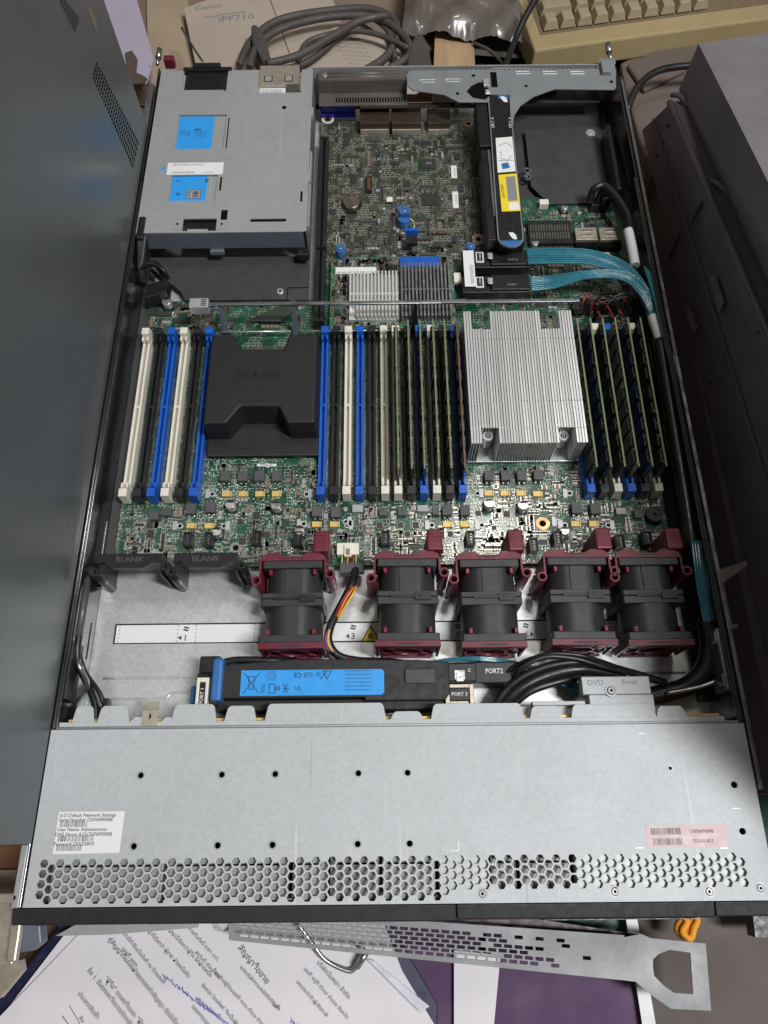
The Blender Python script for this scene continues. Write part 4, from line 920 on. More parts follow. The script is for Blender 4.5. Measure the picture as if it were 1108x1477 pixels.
text([('80', (cx+1.6, cy, 40.46), 7, -1.57), ('PLUS', (cx-4, cy, 40.46), 3, -1.57), ('O', (h[0]+7, cy, 40.46), 5, 0), ('N', (h[0]+7, cy, 40.46), 2, 0), ('W', (h[2]-9, h[3]-5, 40.46), 5, 1.57), ('O', (h[0]+5, h[3]-5, 40.46), 4, 0), ('I', (h[0]+2, h[3]-9, 40.46), 4, 0)], 'ink', l2)
m = MB(); h = hl[4]; m.box(h[0]+1, h[1]-.5, 26, h[2]-.5, h[3], 38, 0); m.box(h[0]+5, h[1]+1, 38, h[2]-6, h[1]+3, 38.4, 1); m.box(h[0]+3, h[1]+5, 38, h[2]-8, h[1]+7, 38.4, 1); m.build('inner_socket', ['black', 'galv'], ps, .3)
for px in (256, 320): x, y = U(px, 323, 42.4); m = MB(); m.box(x-4.5, y-6, 42.02, x+4.5, y+4.5, 42.4); m.cyl(x, y, 42.4, 42.44, 1.2, 14, mi=1); m.build('mounting_lug', ['psu', 'hole'], ps, .2)
m = MB(); h = hl[0]; m.box(h[0]+1.5, h[1]+3, 30, h[2]-1, h[3]+3, 40.5)
for k in range(9): m.box(h[0]+5+k*.1, h[1]+6+k*2, 40.5, h[2]-6, h[1]+7+k*2, 40.8)
m.box(h[0]+8, h[3]+2, 36, h[2]-8, h[3]+8, 44); m.box(h[0]-1, h[3]-1, 36, h[2]+3, h[3]+3.5, 43); m.build('release_handle', 'black', ps, .8)
m = MB(); m.box(h[0]+1, h[1]+.2, 39.5, h[2]-3, h[1]+3, 41); m.build('handle_step', 'galv', ps)
m = MB(); h = hl[1]; m.box(h[0]-.5, h[1]+9, 30, h[2]-2.5, h[3]+3, 44); 
for k in (0, 1): x = h[0]+8+k*19; m.box(x-4, h[1]+12, 44, x+4, h[1]+20.5, 44.05, 1); m.box(x-3, h[1]+13, 44.05, x+3, h[1]+19.5, 44.4, 2)
m.build('beige_block', ['beige_metal', 'ink', 'psu'], ps, .5)
m = MB(); m.box(h[0], h[1]+.4, 39.8, h[0]+24, h[1]+8.5, 40.2); lb = m.build('sticker', 'paper', ps); bc = MB(); barcode(bc, h[0]+1.5, h[1]+2, 40.22, 20, 5); bc.build('barcode', 'inkgrey', lb)
(xa, ya), (xb, yb) = U(240, 252, 42.2), U(323, 234, 42.2); m = MB(); m.box(xa, ya, 42.02, xb, yb, 42.14); lb = m.build('sticker', 'paper', ps)
bc = MB(); barcode(bc, xa+4, yb-3.6, 42.17, 28, 2.2, 0, 60); barcode(bc, xa+4, ya+1.4, 42.17, 21, 2.2, 0, 50); bc.build('barcode', 'inkgrey', lb); text([('CT: 5BXRC0B4', (xb-14, ya+2.2, 42.17), 1.7, 0)], 'inkgrey', lb)
for px, py, r, mm in ((410, 155, 2.2, 'hole'), (235, 243, 2.2, 'labelblue')): x, y = U(px, py, 42); MB().cyl(x, y, 42.0, 42.05, r, 20).build('round_hole', mm, ps)
m = MB()
for px0, py0, px1, py1 in ((327, 170, 329, 214), (316, 255, 320, 275), (433, 276, 436, 291), (318, 303, 328, 318), (215, 95, 217, 96)):
    (xa, ya), (xb, yb) = U(px0, py1, 42), U(px1, py0, 42); m.box(xa, ya, 42.01, xb+.5, yb, 42.05)
m.build('cut_slot', 'hole', ps)
m = MB(); m.box(4, 496, 30, 10, 520, 43.4); m.build('guide_block', 'black', ps, 1.2); m = MB(); m.hexa([(2.5, 470, 18), (8, 470, 18), (10, 500, 18), (2.5, 500, 18)], [(2.5, 478, 28), (6, 478, 28), (13, 500, 43), (4, 500, 43)]); m.build('guide_arm', 'black', ps, 1.2); MB().box(137, 494, 16, 147, 502, 24).build('guide_block', 'black', ps, 1.2)
m = MB(); m.box(62, 498, 20, 74, 502, 24); m.build('cage_lug', 'bluegrey', ps, .4)
# ---- baffle sheets
bf = thing('baffle_sheet', 'matte dark grey plastic sheet below the power supply cage, fixed with one round screw', 'cover sheet')
m = MB(); m.prism([(6, 495), (6, 505), (147, 505), (147, 471), (128, 471), (128, 458), (41, 458), (36, 468), (22, 480)], 8, 10.5); m.prism([(128.5, 458), (147, 458), (147, 470.5), (128.5, 470.5)], 8, 9.5); m.build('sheet', 'baffle', bf, .4)
x, y = U(404, 419, 12); screw('screw', x, y, 9.5, 3.2, 2, bf)
bf = thing('baffle_sheet', 'matte dark grey plastic sheet in the rear right corner, with chamfered corners and one screw', 'cover sheet')
P = [U(a, b, 10) for a, b in ((757, 188), (855, 182), (876, 190), (885, 270), (848, 292), (792, 294), (766, 268))]
m = MB(); m.prism(P, 8, 10); m.build('sheet', 'baffle', bf, .3)
m = MB(); m.box(316, 676, 24, 420, 700, 25); m.box(322, 690, 25, 380, 696, 30, 1); m.build('rear_shelf', ['baffle', 'beige_metal'], bf)
x, y = U(852, 191, 11); m = MB(); m.ring(x, y, 10, 10.8, 4.5, 2.2, 24); m.cyl(x, y, 10, 11.4, 2.1, 16); m.build('screw', 'chrome', bf)
m = MB(); x, y = U(885, 240, 25); m.box(420, 560, 8, 424, 640, 30); m.build('side_guide', 'black', bf, .8)
# ================================================================== riser
ri = thing('riser_bracket', 'grey sheet steel T-shaped riser bracket with a black arm carrying a yellow caution sticker', 'bracket')
ZR = 42.6
P = [U(a, b, ZR) for a, b in ((592, 101), (700, 101), (716, 97), (860, 99), (866, 84), (888, 84), (889, 126), (886, 129), (800, 128), (770, 139), (751, 152), (742, 166), (740, 182), (737, 182), (735, 136), (706, 136), (706, 147), (662, 147), (640, 136), (596, 130), (588, 124), (586, 108))]
m = MB(); m.prism(P, ZR-1.2, ZR)
x0 = U(592, 101, ZR)[0]; x1 = U(860, 99, ZR)[0]; yy = U(700, 101, ZR)[1]
for k in range(44): m.box(x0+k*4.2, yy, ZR-1, x0+k*4.2+2.1, yy+1.3, ZR)
m.build('bracket_plate', 'bracket', ri, .2)
m = MB()
for i, (px, py, d) in enumerate(((614, 117, 1), (651, 116, 1), (756, 105, -1), (795, 105, -1), (835, 105, -1))):
    x, y = U(px, py, ZR); m.tube([(x+d*9, y+1.6, ZR+.1), (x-d*4, y+1.6, ZR+.1), (x-d*6, y, ZR+.1), (x-d*4, y-1.6, ZR+.1), (x+d*9, y-1.6, ZR+.1)], .45, 6)
m.build('pressed_slot', 'galv', ri)
m = MB()
for px, py, r in ((683, 109, 1.8), (660, 135, 1.8), (759, 124, 1.6), (880, 103, 1.8), (882, 118, 1.8)): x, y = U(px, py, ZR); MB().cyl(x, y, ZR, ZR+.05, r, 18).build('round_hole', 'hole', ri)
P = [U(a, b, ZR) for a, b in ((673, 132), (680, 124), (690, 119), (703, 118), (707, 138), (700, 144), (682, 141))]; m.prism(P, ZR, ZR+.06); m.build('pivot_opening', 'hole', ri); m = MB()
(xa, ya), (xb, yb) = U(709, 126, ZR), U(716, 104, ZR); m.box(xa, ya, ZR, xb, yb, ZR+.06); m.build('square_opening', 'hole', ri)
m = MB(); x, y = U(703, 131, 44); m.cyl(x, y, 42.8, 44.5, 1.8, 14); m.box(x-2, y-3, 42.7, x+3, y+2, 43.4); m.box(x-3, y+6, 40, x+2, y+16, 45); m.build('hinge_pin', 'chrome', ri, .3)
m = MB(); (xa, ya) = U(868, 100, 46); m.box(xa, ya-4, 42.7, xa+9, ya+12, 47); m.build('corner_lug', 'bracket', ri, .8)
# vertical arm, rounded at the front
def arm(inset, z0_, z1_):
    tl, tr = U(704, 137, ZR), U(736, 137, ZR); bl, br = U(718, 340, ZR), U(756, 340, ZR)
    c = ((bl[0]+br[0])/2, bl[1]); r = (br[0]-bl[0])/2-inset
    pts = [(tl[0]+inset, tl[1]), (tr[0]-inset, tr[1])]+[(c[0]+r*math.cos(-a), c[1]+r*math.sin(-a)) for a in [math.pi*k/14 for k in range(15)]]
    return pts
m = MB(); m.prism(arm(0, 0, 0), 39.4, 41.5); m.build('arm_rim', 'bracket', ri, .4)
m = MB(); m.prism(arm(1.1, 0, 0), 41.5, 41.75); m.build('arm_face', 'black', ri)
m = MB(); a_ = arm(1.2, 0, 0); c = (a_[2][0]+a_[-1][0])/2; r = (a_[2][0]-a_[-1][0])/2
m.prism([(c+r*math.cos(-t), a_[2][1]+r*math.sin(-t)-1) for t in [math.pi*(.12+.76*k/12) for k in range(13)]], 41.75, 41.8); (xa, ya), (xb, yb) = U(719, 142, 42), U(733, 136, 42); m.build('blue_touch_mark', 'blue2', ri); MB().box(xa, ya, 41.76, xb, yb, 41.82).build('blue_touch_mark', 'blue2', ri)
m = MB()
for px, py in ((727, 143), (740, 340)):
    x, y = U(px, py, 42); m.prism([(x-3.5, y+3.5), (x, y+3.8), (x+2.6, y+1), (x+3.2, y-3.8), (x, y-3.6), (x-2, y-.5)], 41.85, 42)
m.build('lock_symbol', 'paper', ri)
text([('CPU 1  A', (*U(711, 177, 42), 42.05), 3.4, 1.57), ('CPU 1  A', (*U(736, 177, 42), 42.05), 3.4, 1.57)], 'inkwhite', ri)
m = MB(); P = [U(a, b, 42) for a, b in ((715, 199), (739, 197), (744, 247), (718, 249))]; m.prism(P, 41.82, 41.95); lb = m.build('instruction_sticker', 'paper', ri)
m = MB(); 
for a in (((719, 211), (730, 206), (738, 212)), ((722, 219), (724, 226)), ((721, 228), (733, 231), (737, 224)), ((719, 232), (744, 231))):
    m.tube([U3(q[0], q[1], 41.95)[:2]+(42.0,) for q in a], .28, 5, sub=2)
m.build('sticker_drawing', 'inkgrey', lb)
m = MB(); P = [U(a, b, 42) for a, b in ((723, 236), (733, 234), (736, 242), (725, 244))]; m.prism(P, 41.96, 42.02); m.build('sticker_blue_mark', 'blue2', lb)
m = MB(); P = [U(a, b, 42) for a, b in ((719, 252), (745, 250), (751, 304), (724, 305))]; m.prism(P, 41.82, 41.95); lb = m.build('caution_sticker', 'yellow', ri)
m = MB(); P = [U(a, b, 42) for a, b in ((729.5, 255), (743, 254), (747, 289), (733, 290))]; m.prism(P, 41.96, 42.0); m.build('sticker_text_block', 'inkgrey', lb)
m = MB(); P = [U(a, b, 42) for a, b in ((734, 293), (748, 292), (750, 302), (735, 303))]; m.prism(P, 41.96, 42.0); m.build('sticker_white_box', 'paper', lb)
x, y = U(725, 276, 42); text([('CAUTION', (x+.3, y, 42.02), 3.5, 1.62)], 'ink', lb)
# body hanging below the arm
m = MB(); (xa, ya), (xb, yb) = U(692, 350, 36), U(722, 150, 36); m.box(300, 495, 14, 309, 600, 38); m.box(299, 602, 20, 309, 664, 40); m.box(309.5, 492, 10, 331, 664, 39); m.build('riser_body', 'black', ri, .6)
m = MB(); m.box(306, 520, 38.1, 308, 598, 39.5); m.build('riser_card_edge', 'rail', ri)
# ================================================================== battery pack
bt = thing('battery_pack', 'long black battery pack with a bright blue label behind the front cover', 'battery')
m = MB(); m.box(98, 112, 4, 250, 119, 22); m.prism([(97, 119.2), (196, 119.2), (196, 117), (249, 117), (252, 121), (252, 142), (232, 143.5), (150, 145), (97, 141)], 6, 28); bb = m.build('battery_case', 'blackmatte', bt, .8)
m = MB(); (xa, ya), (xb, yb) = U(346, 1004, 28), U(554, 965, 28); m.prism([(xa, ya), (xb-1.5, ya), (xb, ya+1.5), (xb, yb-1.5), (xb-1.5, yb), (xa, yb)], 28.02, 28.12); lb = m.build('blue_label', 'labelblue', bt)
x, y = xa, ya; w, h = xb-xa, yb-ya; zz = 28.15
L_ = [('CE', (x+w*.395, y+h*.8, zz), 4.6, math.pi), ('(O)', (x+w*.47, y+h*.8, zz), 4.2, 0), ('UL', (x+w*.40, y+h*.27, zz), 3.8, 0), ('O', (x+w*.26, y+h*.27, zz), 4.4, 0), ('N', (x+w*.26, y+h*.27, zz), 2, 0), ('O', (x+w*.54, y+h*.8, zz), 3.8, 0), ('!', (x+w*.60, y+h*.8, zz), 2.6, 0)]
for r in range(6):
    L_.append(('illuii ilini uilli nuiili iui'[:16+r % 3*3], (x+w*.21, y+h*(.92-.1*r), zz), 1.5, math.pi, .85)) if r < 4 else None
    L_.append(('niu iliu nuiil uiin iluni niiul uniil iu', (x+w*.82, y+h*(.94-.15*r), zz), 1.7, math.pi, .8))
text([q for q in L_ if q], 'ink', lb)
m = MB(); th = .22
def seg(a, b): m.tube([(a[0], a[1], zz), (b[0], b[1], zz)], th, 4, sub=1)
for a, b in (((.02, .1), (.13, .9)), ((.13, .1), (.02, .9)), ((.05, .75), (.1, .75)), ((.05, .75), (.062, .25)), ((.1, .75), (.088, .25)), ((.062, .25), (.088, .25)), ((.555, .62), (.6, .95)), ((.57, .95), (.63, .95)), ((.63, .95), (.6, .62)), ((.6, .62), (.57, .95)),
             ((.2, .1), (.24, .1)), ((.2, .45), (.24, .45)), ((.2, .1), (.2, .45)), ((.24, .1), (.24, .45)), ((.15, .1), (.15, .45)), ((.165, .1), (.165, .45)), ((.3, .1), (.33, .45)), ((.33, .1), (.3, .45)), ((.3, .28), (.34, .28))):
    seg((x+w*a[0], y+h*a[1]), (x+w*b[0], y+h*b[1]))
m.build('label_symbols', 'ink', lb)
m = MB(); m.cyl(99.5, 0, 0, 1, .1, 4) if False else None
m.prism([(95, 117), (102.5, 117), (102.5, 144), (101, 146), (96.5, 146), (95, 144)], 6, 32); m.build('end_clip', 'blue2', bt, 2.2, 3)
(xa, ya) = U(270, 1012, 16); m = MB(); m.box(78, 118, 4, 84, 130, 16); m.box(84, 118, 4, 96, 130, 9); m.build('blue_foot', 'blue2', bt, 1.2)
(xa, ya), (xb, yb) = U(584, 986, 29), U(628, 964, 29); m = MB(); m.box(xa, ya, 28, xb, yb, 29.6); m.build('textured_pad', 'baffle', bt, 1)
m = MB(); m.box(150, 106, 28, 158, 112, 34); m.build('retaining_tab', 'galv', bt, .8)
# port plugs of the front
p1 = thing('port_plug', 'black right-angle plug with an ivory latch printed PORT 1, left of the battery pack', 'connector', group='front port plugs')
(xa, ya), (xb, yb) = U(283, 1010, 30), U(318, 952, 30); m = MB(); m.box(xa, 136, 4, xb, 147, 30); m.box(xa-2, 118, 4, xa+12, 137, 25); m.build('plug_body', 'black', p1, 1)
(xa, ya), (xb, yb) = U(281, 1020, 28), U(304, 980, 28); m = MB(); m.box(xa, 110, 24, xa+2, 133, 28.5); m.box(xb-3, 110, 24, xb-1, 133, 28.5); m.box(xa+2, 130, 24, xb-3, 133, 28.5); m.box(xa+2, 110, 24, xb-3, 113, 27); fr = m.build('ivory_latch', 'white', p1, .4)
m = MB(); m.box(xa+2.2, 113.2, 22, xb-3.2, 129.8, 28); m.build('latch_inset', 'black', p1); text([('PORT 1', ((xa+xb)/2-.5, 121, 28.06), 3.3, math.pi/2)], 'inkwhite', p1)
p2 = thing('port_plug', 'wide black plug printed PORT2 with a small silver latch, above the PORT 3 socket', 'connector', group='front port plugs')
(xa, ya), (xb, yb) = U(642, 982, 26), U(752, 955, 26); m = MB(); m.box(xa, 128, 4, xb, 142, 26); m.box(xa+2, 129, 26, xa+21, 141, 28); m.build('plug_body', 'black', p2, .8)
x, y = U(662, 973, 29); m = MB(); m.box(x-3, y-3.4, 28, x+4, y+3, 29.3); m.box(x-2, y-4.6, 29.3, x+3, y-1, 30); m.build('metal_latch', 'chrome', p2, .3)
x, y = U(713, 968, 26); text([('PORT2', (x, y, 26.06), 4.6, 0, .85), ('C', (*U(677, 967, 28), 28.06), 3, 0)], 'inkwhite', p2)
p3 = thing('port_socket', 'beige metal socket printed PORT 3 between the battery and the black cables', 'connector')
(xa, ya), (xb, yb) = U(643, 1018, 26), U(683, 982, 26); m = MB(); m.box(xa, 112, 4, xa+3, 127.5, 26); m.box(xb-3, 112, 4, xb, 127.5, 26); m.box(xa+3, 125, 4, xb-3, 127.5, 26); m.box(xa+3, 112, 22, xb-3, 117, 23); m.build('socket_cage', 'beige_metal', p3, .4)
m = MB(); m.box(xa+3.1, 117.2, 10, xb-3.1, 124.8, 25); m.build('socket_insert', 'black', p3, .3); text([('PORT 3', ((xa+xb)/2, 121, 25.06), 3.2, 0)], 'inkwhite', p3)
# ================================================================== optical drive bay bracket
dv = thing('drive_bracket', 'silver sheet steel bracket stamped DVD with a screw in its middle', 'bracket')
ZD = 38; (xa, ya), (xb, yb) = U(841, 1000, ZD), U(936, 975, ZD)
m = MB(); m.box(xa, 118, ZD-10, xb, yb, ZD); m.box(xa+4, 103.5, ZD-12, xb+1.5, 117.9, ZD-1.2); m.build('bracket_body', 'lid', dv, .6)
x, y = U(881, 994, ZD); m = MB(); m.cyl(x, y-1, ZD, ZD+.4, 4, 24); m.cyl(x, y-1, ZD+.4, ZD+1.4, 2.8, 20, r2=2.1, mi=0); m.cyl(x, y-1, ZD+1.4, ZD+1.45, 1, 6, mi=1, smooth=False); m.build('screw', ['lidscrew', 'hole'], dv)
x, y = U(859, 985, ZD); x2, y2 = U(908, 984, ZD); text([('DVD', (x, y, ZD+.05), 5.2, 0), ('Front', (x2, y2, ZD+.05), 4.6, 0)], 'inkgrey', dv)
m = MB(); (xa2, _), (xb2, _) = U(700, 1015, 30), U(842, 1015, 30); m.box(xa2, 104, 28, xb2, 112, 30); m.box(xa2+30, 112, 28, xb2, 114.5, 34); m.build('side_flange', 'lid', dv, .3)
# ================================================================== cables
def cable(name, label, tubes, mname, cat='cable', group=None, sub=8):
    m = MB()
    for pts, r in tubes: m.tube(pts, r, 10, sub=sub)
    o = m.build(name, mname); return tag(o, label, cat, group)
def P3(*a): return [U3(*q) for q in a]
def ribbon(name, label, path, n, spread, group='teal ribbon cables'):
    """flat band of parallel round conductors; path points carry (px, py, z, width direction angle, width)"""
    t = thing(name, label, 'cable', group=group)
    for k in range(n):
        f = (k/(n-1)-.5); pts = []
        for px, py, z, ang, w in path:
            x, y = U(px, py, z); pts.append((x+math.cos(ang)*w*f, y+math.sin(ang)*w*f, z+math.sin(k*1.3+px*.02)*.35+f*spread))
        m = MB(); m.tube(pts, max(.5, path[0][4]/n*.52), 8, sub=10); m.build('conductor', 'teal', t)
    return t
h = math.pi/2
ribbon('ribbon_cable', 'upper teal ribbon cable arching from the rear plug to the right wall', [(760, 370, 26, h, 15), (800, 369, 30, h, 15), (850, 371, 33, h*.85, 14), (893, 385, 34, h*.6, 13), (922, 412, 33, h*.35, 11), (937, 440, 31, .2, 8), (943, 472, 30, .1, 5)], 8, 0)
ribbon('ribbon_cable', 'lower teal ribbon cable twisting from the front plug to the right wall', [(765, 410, 24, h, 13), (800, 406, 26, h, 12), (840, 397, 33, h*1.1, 7), (880, 395, 36, h*.9, 7), (910, 402, 37, h*.6, 9), (932, 425, 36, h*.3, 9), (943, 450, 34, .1, 7), (948, 474, 33, .1, 5)], 8, 0)
cable('cable_sleeve', 'white paper sleeve round the teal cables at the right wall', [(P3((941, 456, 33), (947, 475, 33), (952, 492, 33)), 3.9)], 'paper')
cable('cable_conduit', 'thick black braided conduit running along the inside of the right wall', [(P3((951, 491, 33), (962, 560, 31), (975, 640, 30), (988, 720, 29), (998, 790, 28)), 5.2)], 'cable')
t = thing('ribbon_cable', 'flat teal cables lying along the right wall beside the rightmost fan', 'cable', group='teal ribbon cables')
for k in range(6):
    m = MB(); m.tube(P3((998+k*4, 780, 34), (1004+k*4, 830, 34), (1011+k*4, 870, 32), (1017+k*3, 905, 30)), 1.0, 8); m.build('conductor', 'teal', t)
t = thing('ribbon_cable', 'straight teal cables standing against the right rim near the memory', 'cable', group='teal ribbon cables')
for k in range(4):
    m = MB(); m.tube(P3((930+k*3, 385+k*3, 39), (944+k*2, 430, 39), (958+k, 490, 38), (985, 620, 26)), 1.0, 8); m.build('conductor', 'teal', t)
cable('cable_bundle', 'thick black cable curving from the right wall to the front bay and the drive bracket', [(P3((1018, 895, 28), (1024, 930, 24), (1016, 965, 20), (990, 990, 16), (950, 1002, 12), (930, 1006, 10)), 6.5)], 'cable')
cable('cable_bundle', 'bundle of black cables arching in front of the fourth fan down behind the cover', [(P3((712, 1022, 22), (735, 990, 27), (775, 966, 31), (830, 955, 33), (880, 962, 30), (960, 985, 20)), 2.6), (P3((722, 1022, 20), (748, 995, 26), (790, 974, 28), (840, 965, 28), (900, 975, 20)), 3.6),
      (P3((735, 1022, 18), (765, 997, 24), (810, 982, 24), (840, 975, 20)), 2.6), (P3((740, 985, 22), (750, 965, 34), (785, 948, 38), (830, 950, 38), (872, 962, 34), (930, 975, 24)), 1.8), (P3((716, 985, 20), (745, 960, 28), (790, 944, 32), (840, 946, 32), (890, 962, 24)), 1.5)], 'cable')
t = thing('ribbon_cable', 'teal wires fanning out beneath the black cables right of the PORT2 plug', 'cable', group='teal ribbon cables')
for k in range(9):
    m = MB(); m.tube(P3((748, 962+k*2.2, 15), (790, 962+k*2.5, 16), (825, 975+k*2.5, 14), (836-k*2, 1000+k, 9)), .8, 6); m.build('conductor', 'teal', t)
t = thing('ribbon_cable', 'thin teal wires running behind the battery pack under the fans', 'cable', group='teal ribbon cables')
for k in range(4):
    m = MB(); m.tube(P3((440, 955+k*2, 8), (520, 957+k*2, 8), (600, 958+k, 8), (650, 950+k, 16), (700, 948+k*1.5, 17), (745, 955+k*1.5, 12)), .75, 6); m.build('conductor', 'teal', t)
cable('cable_bundle', 'black sleeved cable lying behind the battery pack from the PORT 1 plug', [(P3((312, 960, 22), (340, 952, 24), (400, 953, 22), (470, 957, 12), (560, 962, 8), (600, 962, 10)), 2.4), (P3((315, 968, 18), (350, 959, 20), (410, 958, 16), (500, 960, 8)), 1.6)], 'cable')
# coloured harness left of the second fan
t = thing('wire_harness', 'black sleeved harness with coloured wires curving left of the second fan', 'cable')
m = MB(); m.box(*(lambda a, b: (a[0], a[1], 12, b[0], b[1], 17))(U(490, 826, 17), U(525, 811, 17))); m.build('harness_plug', 'chip_grey', t, .5)
m = MB(); m.tube(P3((513, 822, 15), (509, 840, 23), (498, 862, 23), (487, 883, 21), (477, 903, 18), (474, 925, 15), (487, 945, 13), (515, 953, 12), (560, 955, 11), (600, 960, 12)), 3.0, 10, sub=8); m.build('sleeve', 'cable', t)
for c, segs in (('wire_org', (((509, 842, 20), (508, 850, 27), (499, 864, 27), (489, 884, 24), (481, 897, 17)),)), ('wire_yel', (((513, 842, 20), (511, 853, 27), (502, 868, 26.5), (491, 887, 23), (483, 899, 16)), ((478, 900, 17), (474, 914, 20.5), (474, 930, 18), (486, 946, 14)))),
                ('wire_red', (((505, 842, 20), (505, 849, 26.5), (496, 863, 26.5), (486, 882, 24), (479, 896, 17)), ((496, 946, 12), (507, 951, 16), (520, 955, 16), (536, 956, 11)))), ('wire_pur', (((476, 902, 17), (470.5, 916, 19.5), (471, 932, 17), (482, 946, 13)),))):
    for sg in segs: m = MB(); m.tube(P3(*sg), .8, 6, sub=8); m.build('wire', c, t)
for i, c in enumerate(('wire_grn', 'black', 'wire_org', 'black', 'wire_red', 'wire_grn')):
    x, y = U(493+i*4, 805, 13); m = MB(); m.tube([(x, y+5, 12.5), (x+.3, y, 13.5), (x, y-6, 12)], .75, 6); m.build('wire', c, t)
# black cables in the rear right corner
cable('cable_bundle', 'black cable bundle rising from the rear socket and bending along the right wall', [(P3((850, 290, 16), (857, 273, 30), (872, 268, 33), (890, 285, 33), (905, 310, 32), (909, 335, 31)), 3.2), (P3((862, 292, 16), (870, 275, 27), (885, 282, 28), (898, 305, 28), (907, 335, 28)), 3.0), (P3((876, 292, 14), (884, 288, 24), (895, 310, 26), (906, 340, 26)), 2.6),
       (P3((908, 378, 26), (917, 400, 24), (925, 430, 20)), 3.4)], 'cable')
cable('cable_sleeve', 'white printed sleeve round the black cables, rear right corner', [(P3((906, 332, 31), (911, 355, 30), (916, 383, 29)), 4.2)], 'paper')
t = thing('wire_cluster', 'tangle of thin red and black wires plugged in behind the right memory bank', 'cable')
for i in range(16):
    a = rnd.uniform(0, 1); c = 'wire_red' if i % 4 == 0 else 'cable'
    x0, y0 = 838+i*3.4, 448+rnd.uniform(-6, 6)
    m = MB(); m.tube(P3((x0, y0, 16), (x0+rnd.uniform(-4, 6), y0-14, 24+a*5), (x0+18+rnd.uniform(-8, 8), y0-22+rnd.uniform(-6, 8), 25+a*6), (x0+32+rnd.uniform(-6, 6), y0+rnd.uniform(-6, 10), 17)), .8, 6); m.build('wire', c, t)
t = thing('wire_cluster', 'short black looping power cables with a connector by the left wall below the power supply', 'cable')
for i in range(5):
    m = MB(); m.tube(P3((196+i*3, 412, 12), (203+i*4, 388-i*2, 26), (222+i*3, 380+i*2, 30), (235+i*2, 398+i, 22)), 1.8, 8); m.build('wire', 'cable', t)
(xa, ya), (xb, yb) = U(207, 428, 24), U(246, 408, 24); m = MB(); m.hexa([(xa, ya, 10), (xb-3, ya+5, 10), (xb-3, yb+5, 10), (xa, yb, 10)], [(xa, ya, 22), (xb-3, ya+5, 24), (xb-3, yb+5, 24), (xa, yb, 22)]); m.build('wire_connector', 'black', t, .8)
t = thing('wire_harness', 'black braided cable with white print along the left wall of the front bay', 'cable')
m = MB(); m.tube([(4.5, 205, 34), (4.5, 170, 34), (4.6, 150, 33), (6, 140, 28), (10, 128, 16), (13, 118, 10), (14, 108, 8)], 2.4, 10); m.tube([(4.5, 150, 30), (9, 138, 26), (16, 126, 14), (20, 116, 10)], 1.6, 8); m.build('sleeve', 'cable', t)
m = MB(); m.box(8, 106, 3, 26, 118, 10); m.box(20, 108, 10, 24, 122, 16); m.build('harness_plug', 'black', t, .7)
m = MB(); m.tube([(4.5, 200, 34.2), (4.5, 160, 34.2)], 2.6, 10); m.build('printed_band', 'chip_grey', t)
# clear plastic lever of the card cage under the crossbar
m = MB(); P = [U(a, b, 12) for a, b in ((355, 462), (425, 430), (432, 440), (405, 463))]; m.prism(P, 10.6, 11.2); tag(m.build('plastic_flap', mat('smoky_clear_plastic', (.045, .055, .045), .3, 0, .2), None), 'smoky translucent plastic flap left under the crossbar, beside the long black slot', 'flap')
# ================================================================== surroundings
def quad(name, pts, th, mname, label=None, cat=None, group=None, parent=None, bevel=0, kind=None):
    m = MB(); n = len(pts)
    m.add([(a, b, c-th) for a, b, c in pts]+[tuple(p) for p in pts], [tuple(range(n, 2*n)), tuple(range(n-1, -1, -1))]+[(i, (i+1) % n, n+(i+1) % n, n+i) for i in range(n)])
    a = sum(pts[i][0]*pts[(i+1) % n][1]-pts[(i+1) % n][0]*pts[i][1] for i in range(n))
    if a < 0: m.f = [f[::-1] for f in m.f]
    o = m.build(name, mname, parent, bevel)
    if label or kind: tag(o, label, cat, group, kind)
    return o
# tall steel case on the left, standing on edge
cs = thing('equipment_case', 'tall blue-grey steel case standing on edge along the left side of the frame', 'metal case')
y0, y1, zb, zt = 33.5, 625, 43.7, 470
m = MB(); m.box(-92, y0, zb, -.3, y1, zt); m.build('case_body', 'casegrey', cs, .8)
m = MB(); m.box(-92, y0+30, -90, -14, y1-30, zb-.2); m.build('case_foot', 'darkcase', cs)
m = MB()
# slanted grid of slots seen towards the rear
for r in range(26):
    y = y1-12-r*2.6 if False else 0
def wallpt(px, py, X=-.3):
    d = ROT @ Vector(((px-554)/FOC, -(py-738.5)/FOC, -1.0)); t = (X-CAM[0])/d.x; return CAM[1]+t*d.y, CAM[2]+t*d.z
q = [wallpt(138, 92), wallpt(133, 104), wallpt(193, 245), wallpt(201, 208)]
for (A1, B1, C1, D1), nu, nv in (((wallpt(139, 88), wallpt(133, 112), wallpt(192, 246), wallpt(201, 205)), 26, 5), ((wallpt(88, -8), wallpt(86, 4), wallpt(108, 48), wallpt(115, 26)), 12, 5)):
    for i in range(nu):
        for j in range(nv):
            def bl(u, v):
                a = (A1[0]*(1-u)+D1[0]*u, A1[1]*(1-u)+D1[1]*u); b = (B1[0]*(1-u)+C1[0]*u, B1[1]*(1-u)+C1[1]*u); return (a[0]*(1-v)+b[0]*v, a[1]*(1-v)+b[1]*v)
            u0, v0 = (i+.15)/nu, (j+.12)/nv; a, b, c, d = bl(u0, v0), bl(u0+.5/nu, v0), bl(u0+.5/nu, v0+.7/nv), bl(u0, v0+.7/nv)
            m.add([(-.2, p_[0], p_[1]) for p_ in (a, b, c, d)], [(0, 1, 2, 3), (3, 2, 1, 0)])
m.build('vent_slots', 'hole', cs)
ys_, zs_ = wallpt(134, 25); m = MB(); m.box(-.28, ys_-4, zs_-7, -.1, ys_+4, zs_+7); m.build('worn_sticker', 'ceramic', cs)
